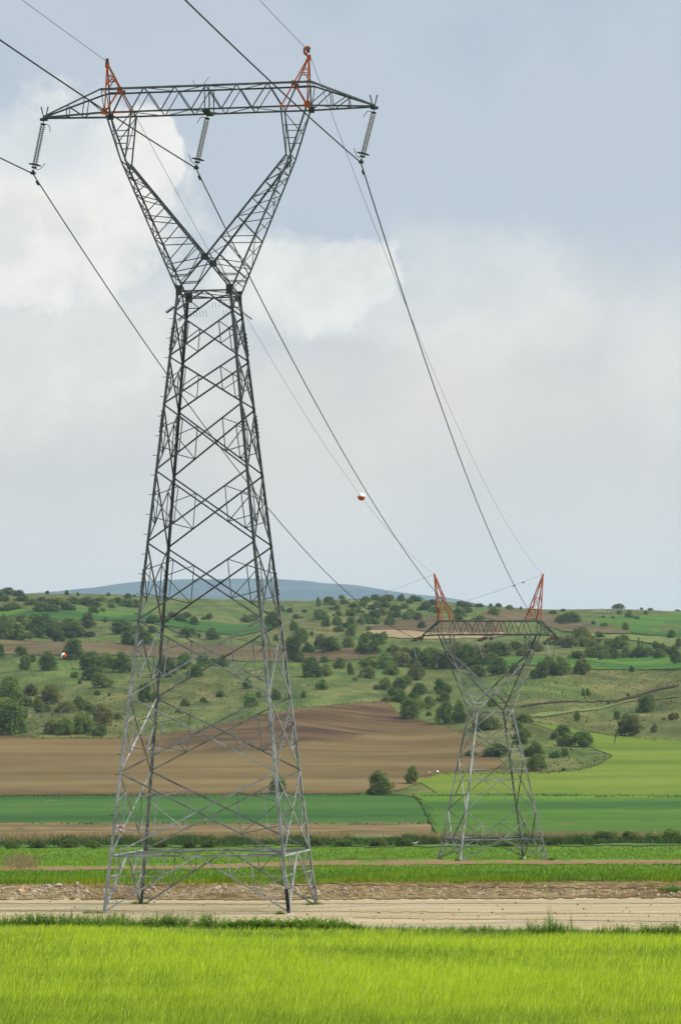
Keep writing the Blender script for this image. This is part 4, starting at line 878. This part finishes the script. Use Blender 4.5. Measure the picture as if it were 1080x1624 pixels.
# right third
plant_list([(60,190,80,25),(120,190,50,20),(175,192,25,22),(210,190,35,20),(263,200,40,22),(318,202,14,18),(30,185,50,26)], 720, 'small tree on the skyline between the distant pylon peaks', 'skyline trees behind the peaks', [0])
tree(979.3, 966, 22, 9, 3, 'wide pale tree on the skyline right of the distant pylon')
tree(1032.7, 966, 13, 10, 0, 'round dark tree alone on the right skyline')
tree(1071.7, 968, 15, 9, 0, 'dark tree on the skyline at the right edge')
plant_list([(893,202,18,12),(855,197,36,12),(1018,205,18,14),(990,203,26,12),(930,203,24,10),(460,193,14,8),(740,193,18,8)], 720, 'tiny bush on the skyline at right', 'tiny skyline bushes at right', [1, 0], name='shrub', cat='shrub')
plant_list([(195,230,65,45),(115,257,60,30),(30,237,70,50),(60,215,60,30),(20,260,60,40)], 720, 'grey green bush above the distant pylon crossarm', 'bushes above the far crossarm', [0, 1])
plant_list([(550,267,110,55),(505,262,50,36),(585,262,50,36)], 720, 'dark low tree in the clump right of the distant pylon peaks', 'dark clump right of the peaks', [0])
plant_list([(786,224,34,24),(835,242,50,40),(870,252,36,22),(755,247,28,16),(710,244,28,16),(665,274,24,22),(712,284,44,24),(915,224,22,20),(920,329,40,18),(470,222,50,18),(520,210,30,14)], 720, 'small hazy bush on the far right fields', 'bushes on the far right fields', [0, 3, 1], name='shrub', cat='shrub')
tree(992.7, 1000.5, 13, 14, 2, 'round olive tree on the far green field at right')
tree(1065, 1012, 17, 14, 1, 'spreading tree on the far green field near the right edge')
plant_list([(610,362,90,90),(697,335,55,32),(685,364,36,30),(545,382,100,60),(620,377,100,50),(790,387,100,70),(745,387,70,50),(965,387,40,36),(990,397,40,40),(1070,382,40,50),(580,350,60,40),(660,385,60,36)], 720, 'hazy mid green tree in the upper right belt below the brown strip', 'upper right tree belt', [1, 1, 3, 2])
tree(1012.7, 1026, 6, 17, 0, 'thin dark cypress like tree in the right middle distance', tall=True)
tree(1018.5, 1026, 4, 12, 1, 'thinner pale upright tree beside the dark slim one', tall=True)
plant_list([(60,472,130,110),(210,422,100,70),(250,417,80,60),(330,422,70,40),(110,440,90,70),(400,402,60,40),(500,372,80,40),(20,430,90,80),(290,395,70,46),(160,410,80,60),(380,385,70,40)], 720, 'dark olive tree in the belt behind the distant pylon horns', 'belt behind the far horns', [0, 2, 1])
plant_list([(590,437,90,45),(685,442,105,80),(760,437,70,55),(880,432,90,55),(980,432,70,45),(830,425,60,50),(730,420,60,50),(930,420,60,40),(640,420,60,40),(1030,420,50,40)], 720, 'dark green tree in the row above the right green terrace', 'row above the right terrace', [0, 0, 1, 2])
tree(1073, 1053, 20, 30, 0, 'very dark tree cut by the right edge of the picture')
tree(788, 1070, 33, 30, 1, 'broad green tree between the horns of the distant pylon')
plant_list([(415,527,70,90),(450,502,80,80),(510,512,100,90),(110,522,90,60),(290,512,60,60),(385,530,50,50),(475,515,60,60)], 720, 'green tree in the clump right of the distant pylon horn', 'clump right of the far horn', [1, 0, 2])
tree(923, 1070, 29, 26, 2, 'dull olive tree set apart right of the clump by the distant pylon')
tree(1001.7, 1066, 9, 10, 0, 'tiny dark bush alone on the right slope below the terrace', name='shrub', cat='shrub')
plant_list([(615,612,20,40),(640,612,24,40),(735,650,18,18),(830,617,15,20),(630,742,10,18)], 720, 'thin young shrub on the open right slope by the earth gully', 'thin shrubs by the gully', [1], name='shrub', cat='shrub')
tree(1023.3, 1130, 33, 30, 1, 'rounded green tree upper right of the biggest bush on the right slope')
tree(998.3, 1168, 46, 38, 2, 'biggest olive round bush on the lower right slope')
tree(978.3, 1142, 11, 15, 0, 'small dark bush upper left of the biggest round bush')
tree(914.3, 1144, 11, 17, 1, 'narrow small bush alone below the earth gully', name='shrub', cat='shrub')
tree(1036.7, 1162, 11, 15, 1, 'small upright bush just right of the biggest round bush')
plant_list([(1040,727,45,35),(1000,727,26,14),(1060,720,30,30)], 720, 'scrubby low bush at the right edge of the slope', 'scrub at the right edge', [1, 2], name='shrub', cat='shrub')
plant_list([(340,737,80,45),(160,772,130,65),(345,807,55,40),(315,842,70,70),(190,902,130,65),(180,662,50,40),(20,742,60,110),(300,770,60,40),(120,760,70,50)], 720, 'dark green bush seen through the distant pylon body', 'bushes behind the far pylon body', [1, 0])
plant_list([(520,802,85,55),(530,852,80,55),(480,820,50,40)], 720, 'green bush in the small group above the lime field', 'bushes above the lime field', [1, 0])
tree(923, 1185, 40, 26, 0, 'low dark leaning bush above the lime field hollow')
plant_list([(385,902,90,70),(400,862,40,30),(480,907,60,35),(525,902,40,40),(350,900,50,40)], 720, 'low bush on the rough bank right of the distant pylon', 'bushes right of the far pylon body', [1, 2])
tree(852, 1223, 34, 27, 0, 'dark dense bush low right of the distant pylon body')
tree(893, 1224, 7, 6, 0, 'tiny dark shrub at the corner of the lime field', name='shrub', cat='shrub')
# trees on the edge of the fields
tree(606.7, 1262, 43, 39, 0, 'dark oak with a visible trunk at the edge of the tan field')
tree(588, 1262, 14, 12, 0, 'low dark bush at the foot of the field edge oak', name='shrub', cat='shrub')
tree(650.7, 1244, 22, 29, 1, 'smaller upright tree right of the field edge oak')
tree(440, 1259, 25, 32, 3, 'pale green tree behind the right leg of the near pylon')
plant_list([(740,1262-1200,40,12)], 360, 'low weeds patch', None, [0]) if False else None

# bushes along the ditch
for i, (x, y, w, h) in enumerate([(800,1345,40,16),(960,1338,46,20),(1000,1337,36,18),(1065,1336,34,22),(920,1340,30,14),(880,1341,30,14),(760,1341,30,14),(640,1343,34,14),(600,1343,30,13),(545,1344,34,13),(500,1344,34,14),(430,1344,28,12),(330,1345,30,12),(300,1346,26,12),(255,1345,28,11),(150,1346,26,13),(110,1346,30,16),(60,1346,28,12),(20,1347,24,12),(690,1342,30,14),(720,1341,26,13),(1035,1337,30,16)]):
    tree(x, y, w, h, 0 if i % 3 else 1, 'low dark bush in the hedge along the ditch', 'bushes of the ditch hedge', cat='bush', name='bush')

# ------------------------------------------------------------------ weeds at the field edge
def weed_mesh(seed, n, hgt, wid, leaf):
    r = np.random.default_rng(seed); V = []; Fc = []; k = 0
    for s in range(n):
        a = r.uniform(0, 6.28); q = wid*r.uniform(0, 1)**.7; H = hgt*r.uniform(.55, 1.05)*(1-.35*q/wid); lean = r.normal(0, .12, 2)
        bx, by = q*cos(a), q*sin(a)
        m = int(9+H*14)
        for j in range(m):
            t = (j+1)/m; c = np.array([bx+lean[0]*t*H*2, by+lean[1]*t*H*2, H*t]); b = r.uniform(0, 6.28); l = leaf*r.uniform(.6, 1.3)*(1.15-.7*t)
            d = np.array([cos(b), sin(b), r.uniform(.1, .9)]); d /= np.linalg.norm(d); sd = np.cross(d, [0, 0, 1.]); sd /= np.linalg.norm(sd)+1e-6
            V += [c, c+d*l*.5+sd*l*.17, c+d*l, c+d*l*.5-sd*l*.17]; Fc.append((k, k+1, k+2, k+3)); k += 4
        c0_ = np.array([bx, by, 0]); c1_ = np.array([bx+lean[0]*H*2, by+lean[1]*H*2, H]); V += [c0_-[.008, 0, 0], c0_+[.008, 0, 0], c1_+[.003, 0, 0], c1_-[.003, 0, 0]]; Fc.append((k, k+1, k+2, k+3)); k += 4
    return npmesh('weed', np.array(V), np.array(Fc), M['weed'])
weeds = [weed_mesh(i, 26, .85, .55, .17) for i in range(4)]
burr = [weed_mesh(20+i, 20, .75, .6, .34) for i in range(2)]
def weed(x, y, s, label, group=None, ms=None, zs=1, wide=1):
    X, D = ground_px(round(x/3)*3, y); r = random.Random(int(x*7+y)); o = link('weed_clump', r.choice(ms or weeds), loc=(X+(x-round(x/3)*3)*D/F, D, float(height(X, D))))
    o.scale = (s*wide, s*wide, s*zs); o.rotation_euler = (0, 0, r.uniform(0, 6.28)); tag(o, label, 'weed', group); return o
r = random.Random(3)
for x in np.arange(4, 300, 9.5):
    weed(x+r.uniform(-3, 3), 1470+.012*x+r.uniform(-1.5, 1), r.uniform(1.15, 1.65), 'feathery green weed in the band along the field edge at left', 'weeds along the left field edge', zs=.85)
for x in (322, 331, 339): weed(x, 1475, r.uniform(1.3, 1.6), 'feathery weed in the tuft standing between the near pylon legs', 'tuft between the pylon legs', zs=.95)
for x in np.arange(372, 566, 10): weed(x, 1476.5+r.uniform(-1, 1), r.uniform(1.2, 1.6)*(1 if x < 540 else .7), 'broad leaved weed in the thick row by the near pylon right leg', 'broad weeds by the right leg', burr, zs=.8)
for x in (840, 850, 858, 868, 878, 886, 895): weed(x, 1486, r.uniform(1.0, 1.35), 'dark weed in the bushy clump at the road edge right of centre', 'bushy clump at the road edge', zs=.95)
weed(872, 1484, 1.2, 'tallest spiky weed rising from the bushy clump at the road edge', zs=1.7, wide=.5)
weed(906.5, 1486, 1.15, 'single thin tall weed stem right of the bushy clump', zs=1.6, wide=.18)
weed(718, 1480, .8, 'small thin weed at the road edge right of the near pylon', zs=.95, wide=.35)
for x in (975, 985, 993): weed(x, 1487, r.uniform(.9, 1.2), 'weed in the small tuft left of the right edge clump', 'small right tuft', zs=.9)
for x in (1022, 1032, 1042, 1052, 1062, 1072, 1082): weed(x, 1488, r.uniform(1.05, 1.4), 'weed in the long clump at the right end of the field edge', 'right end weed clump', zs=.85)
for x in np.arange(570, 1080, 13): weed(x+r.uniform(-6, 6), 1482+.009*(x-570), r.uniform(.4, .85), 'low weed scattered along the field edge right of the near pylon', 'low weeds along the field edge')
for x, y in ((136, 1430), (590, 1424), (655, 1421), (880, 1426)): weed(x, y, .4, 'little green tuft on the bare road verge', 'tufts on the road verge', zs=.6, wide=1.4)
for x, y, s in ((1058, 1416, 1.0), (1068, 1415, 1.1), (1076, 1416, .9), (1030, 1408, .6), (940, 1416, .5)): weed(x, y, s, 'green weed growing on the gravel bank at right', 'weeds on the right bank', zs=.8, wide=1.4)

for T, g, sc_ in ((T1, 'near', .55), (T2, 'distant', 1.0)):
    for i, sg_ in enumerate(((-1, -1), (1, -1), (1, 1), (-1, 1))):
        for k in range(3):
            p = loc_to_world(T, (sg_[0]*(T['b0']+.1)+r.uniform(-.8, .8), sg_[1]*(T['b0']+.1)+r.uniform(-.8, .2), 0)); o = link('weed_clump', r.choice(weeds), loc=(p[0], p[1], float(height(p[0], p[1])))); o.scale = (sc_*1.2, sc_*1.2, sc_*r.uniform(.5, .9))
            tag(o, f'ragged weed growing round a concrete foot of the {g} pylon', 'weed', f'weeds round the {g} pylon feet')
# bleached log by the hedge, pale rocks at the field corner
X, D = ground_px(657, 1343); lg = MB(); z0 = float(height(X, D))
lg.tube([(-.75, 0, 1.15), (-.5, 0, .82), (-.1, 0, .68), (.35, .05, .72), (.7, .05, .95), (.95, .05, 1.1)], [.07, .13, .15, .14, .09, .03], 8); lg.tube([(-.1, 0, .68), (.05, -.1, .3), (.1, -.15, -.1)], [.1, .07, .05], 7); lg.tube([(.35, 0, .7), (.5, .1, .3), (.55, .1, -.1)], [.08, .06, .04], 7); lg.tube([(-.5, 0, .8), (-.7, 0, .4), (-.75, .1, -.1)], [.08, .06, .05], 7)
tag(lg.build('dead_branch', M['log'], loc=(X, D-1, z0)), 'pale curved dead branch lying against the ditch hedge', 'branch')
for x, y, w, h, lab in ((694, 1225.5, 4.2, 3, 'small white boulder at the corner of the lime field'), (680, 1227, 6, 3.2, 'flat grey boulder left of the white one')):
    X, D = ground_px(x, y); mb = MB(); a = D/F; rr_ = np.random.default_rng(int(x))
    mb.lathe([(.01, 0), (w*a*.5, .1*h*a), (w*a*.5, .5*h*a), (w*a*.34, .85*h*a), (.01, h*a)], (0, 0, 0), (0, 0, 1), 9); mb.v = [tuple(np.array(v)*(1+.1*rr_.normal(size=3))) for v in mb.v]
    tag(mb.build('boulder', M['white'] if w < 5 else M['stone'], loc=(X, D, float(height(X, D)))), lab, 'boulder')

# ------------------------------------------------------------------ haze
hz = MB(); hz.box((0, 11900, 370), (26000, 24400, 900))
hm = bpy.data.materials.new('haze'); hm.use_nodes = True; nt = hm.node_tree; nt.nodes.remove(nt.nodes['Principled BSDF'])
pv = nd(nt, 'ShaderNodeVolumePrincipled'); pv.inputs['Density'].default_value = 4.0e-5; pv.inputs['Color'].default_value = (.52, .75, 1.0, 1); pv.inputs['Anisotropy'].default_value = .2
nt.links.new(pv.outputs[0], nt.nodes['Material Output'].inputs['Volume'])
HAZE = True
if HAZE: tag(hz.build('haze', hm), kind='stuff')

# ------------------------------------------------------------------ sky and sun
SUN_EL, SUN_AZ = 46, 100         # degrees; azimuth clockwise from the view direction
wd = bpy.data.worlds.new('World'); sc.world = wd; wd.use_nodes = True; nt = wd.node_tree; L = nt.links
bg = nt.nodes['Background']; bg.inputs['Strength'].default_value = .1
sky = nd(nt, 'ShaderNodeTexSky', sky_type='NISHITA', sun_disc=False); sky.sun_elevation = R(SUN_EL); sky.sun_rotation = R(SUN_AZ); sky.dust_density = 2; sky.air_density = 1
tc = nd(nt, 'ShaderNodeTexCoord'); sx = nd(nt, 'ShaderNodeSeparateXYZ'); L.new(tc.outputs['Generated'], sx.inputs[0])
def mth(op, a, b=None, c=None, clamp=False):
    n = nd(nt, 'ShaderNodeMath', operation=op, use_clamp=clamp)
    for i, v in enumerate((a, b, c)):
        if v is None: continue
        if isinstance(v, (int, float)): n.inputs[i].default_value = v
        else: L.new(v, n.inputs[i])
    return n.outputs[0]
az = mth('ARCTAN2', sx.outputs[0], sx.outputs[1])
hor = mth('SQRT', mth('ADD', mth('MULTIPLY', sx.outputs[0], sx.outputs[0]), mth('MULTIPLY', sx.outputs[1], sx.outputs[1])))
el = mth('DIVIDE', sx.outputs[2], mth('MAXIMUM', hor, .02))
U = mth('MULTIPLY', az, F/1000); V = mth('MULTIPLY', el, F/1000)     # cloud field coordinates: about 11 degrees per unit, V up from the horizon
cx = nd(nt, 'ShaderNodeCombineXYZ'); L.new(U, cx.inputs[0]); L.new(V, cx.inputs[1])
def noise(scale, detail=8, rough=.55, off=0):
    n = nd(nt, 'ShaderNodeTexNoise'); n.inputs['Scale'].default_value = scale; n.inputs['Detail'].default_value = detail; n.inputs['Roughness'].default_value = rough
    v = nd(nt, 'ShaderNodeVectorMath', operation='ADD'); v.inputs[1].default_value = (off, off*.7, off*.3); L.new(cx.outputs[0], v.inputs[0]); L.new(v.outputs[0], n.inputs['Vector']); return n.outputs['Fac']
nA, nB, nC = noise(7, 9, .6), noise(2.2, 6, .5, 3.1), noise(16, 8, .6, 7.7)
pert = mth('ADD', mth('MULTIPLY', mth('SUBTRACT', nA, .5), 1.3), mth('MULTIPLY', mth('SUBTRACT', nC, .5), .6))
def smooth(v, a, b):
    n = nd(nt, 'ShaderNodeMapRange', interpolation_type='SMOOTHSTEP'); L.new(v, n.inputs['Value']); n.inputs['From Min'].default_value = a; n.inputs['From Max'].default_value = b; return n.outputs[0]
def blob(x, y, rx, ry, soft, amt=1.0, p=1.0):
    u_ = (x-540)/1000; v_ = (1169.5-y)/1000
    a = mth('DIVIDE', mth('SUBTRACT', U, u_), rx/1000); b = mth('DIVIDE', mth('SUBTRACT', V, v_), ry/1000)
    d = mth('SQRT', mth('ADD', mth('MULTIPLY', a, a), mth('MULTIPLY', b, b)))
    d = mth('SUBTRACT', d, mth('MULTIPLY', pert, p))
    return mth('MULTIPLY', smooth(d, 1+soft, 1-soft), amt)
def mix(f, a, b):
    m = nd(nt, 'ShaderNodeMixRGB'); L.new(f, m.inputs[0])
    for i, v in ((1, a), (2, b)):
        if isinstance(v, tuple): m.inputs[i].default_value = (*v, 1)
        else: L.new(v, m.inputs[i])
    return m.outputs[0]
def sk(r, g, b, k=10): c = srgb(r, g, b); return tuple(v*k for v in c)
veil = mix(smooth(nB, .3, .7), sk(180, 191, 207), sk(196, 205, 215))         # thin high grey-blue cloud
base = mix(smooth(mth('ADD', nB, mth('MULTIPLY', nA, .3)), .25, .95), veil, sk(206, 213, 220))
hi = mix(nd_f := mth('MULTIPLY', smooth(nB, .2, .8), 0.25), base, sky.outputs[0])
low = smooth(mth('ADD', V, mth('MULTIPLY', mth('SUBTRACT', nB, .5), -.25)), .83, .50)
lowc = mix(smooth(V, .45, .18), mix(smooth(nB, .35, .65), sk(220, 216, 210), sk(235, 228, 218)), sk(233, 230, 221))
c1 = mix(low, hi, lowc)
def paint(c, m, col): return mix(m, c, col)
wcol = mix(smooth(nA, .35, .65), sk(233, 231, 226), sk(253, 249, 241))
m1 = blob(90, 330, 205, 170, .22); m2 = blob(236, 258, 56, 108, .09, .95, 1.0); m3 = blob(470, 450, 150, 85, .22, .85); m4 = blob(555, 430, 85, 64, .14, .8, 1.1); m5 = blob(770, 470, 170, 105, .55, .42); m6 = blob(1080, 580, 100, 120, .6, .32); m7 = blob(60, 520, 300, 160, .5, .6); m8 = blob(660, 500, 130, 50, .4, .5)
mm = m1
for q in (m2, m3, m4, m5, m6, m7, m8): mm = mth('MAXIMUM', mm, q)
c2 = paint(c1, mm, wcol)
m9 = blob(60, 215, 120, 60, .5, .45); c2 = paint(c2, m9, sk(196, 207, 218))
# the bright overcast overhead, around the sun
sd = Vector((sin(R(SUN_AZ))*cos(R(SUN_EL)), cos(R(SUN_AZ))*cos(R(SUN_EL)), sin(R(SUN_EL))))
vd = nd(nt, 'ShaderNodeVectorMath', operation='DOT_PRODUCT'); L.new(tc.outputs['Generated'], vd.inputs[0]); vd.inputs[1].default_value = sd
zen = smooth(sx.outputs[2], .30, .8); glow = smooth(vd.outputs['Value'], .2, 1)
top = mix(glow, sk(215, 220, 226, 11), sk(252, 250, 244, 13))
c3 = mix(zen, c2, top)
L.new(c3, bg.inputs['Color'])
sl = bpy.data.lights.new('sun', 'SUN'); sl.energy = 4.7; sl.angle = R(12); sl.color = (1, .95, .87); so = bpy.data.objects.new('sun', sl); C.objects.link(so)
so.rotation_euler = (-sd).to_track_quat('-Z', 'Y').to_euler()

sc.view_settings.view_transform = 'Standard'; sc.view_settings.look = 'None'; sc.view_settings.exposure = 0; sc.view_settings.gamma = 1
sc.cycles.max_bounces = 6; sc.cycles.volume_bounces = 1; sc.cycles.use_denoising = True
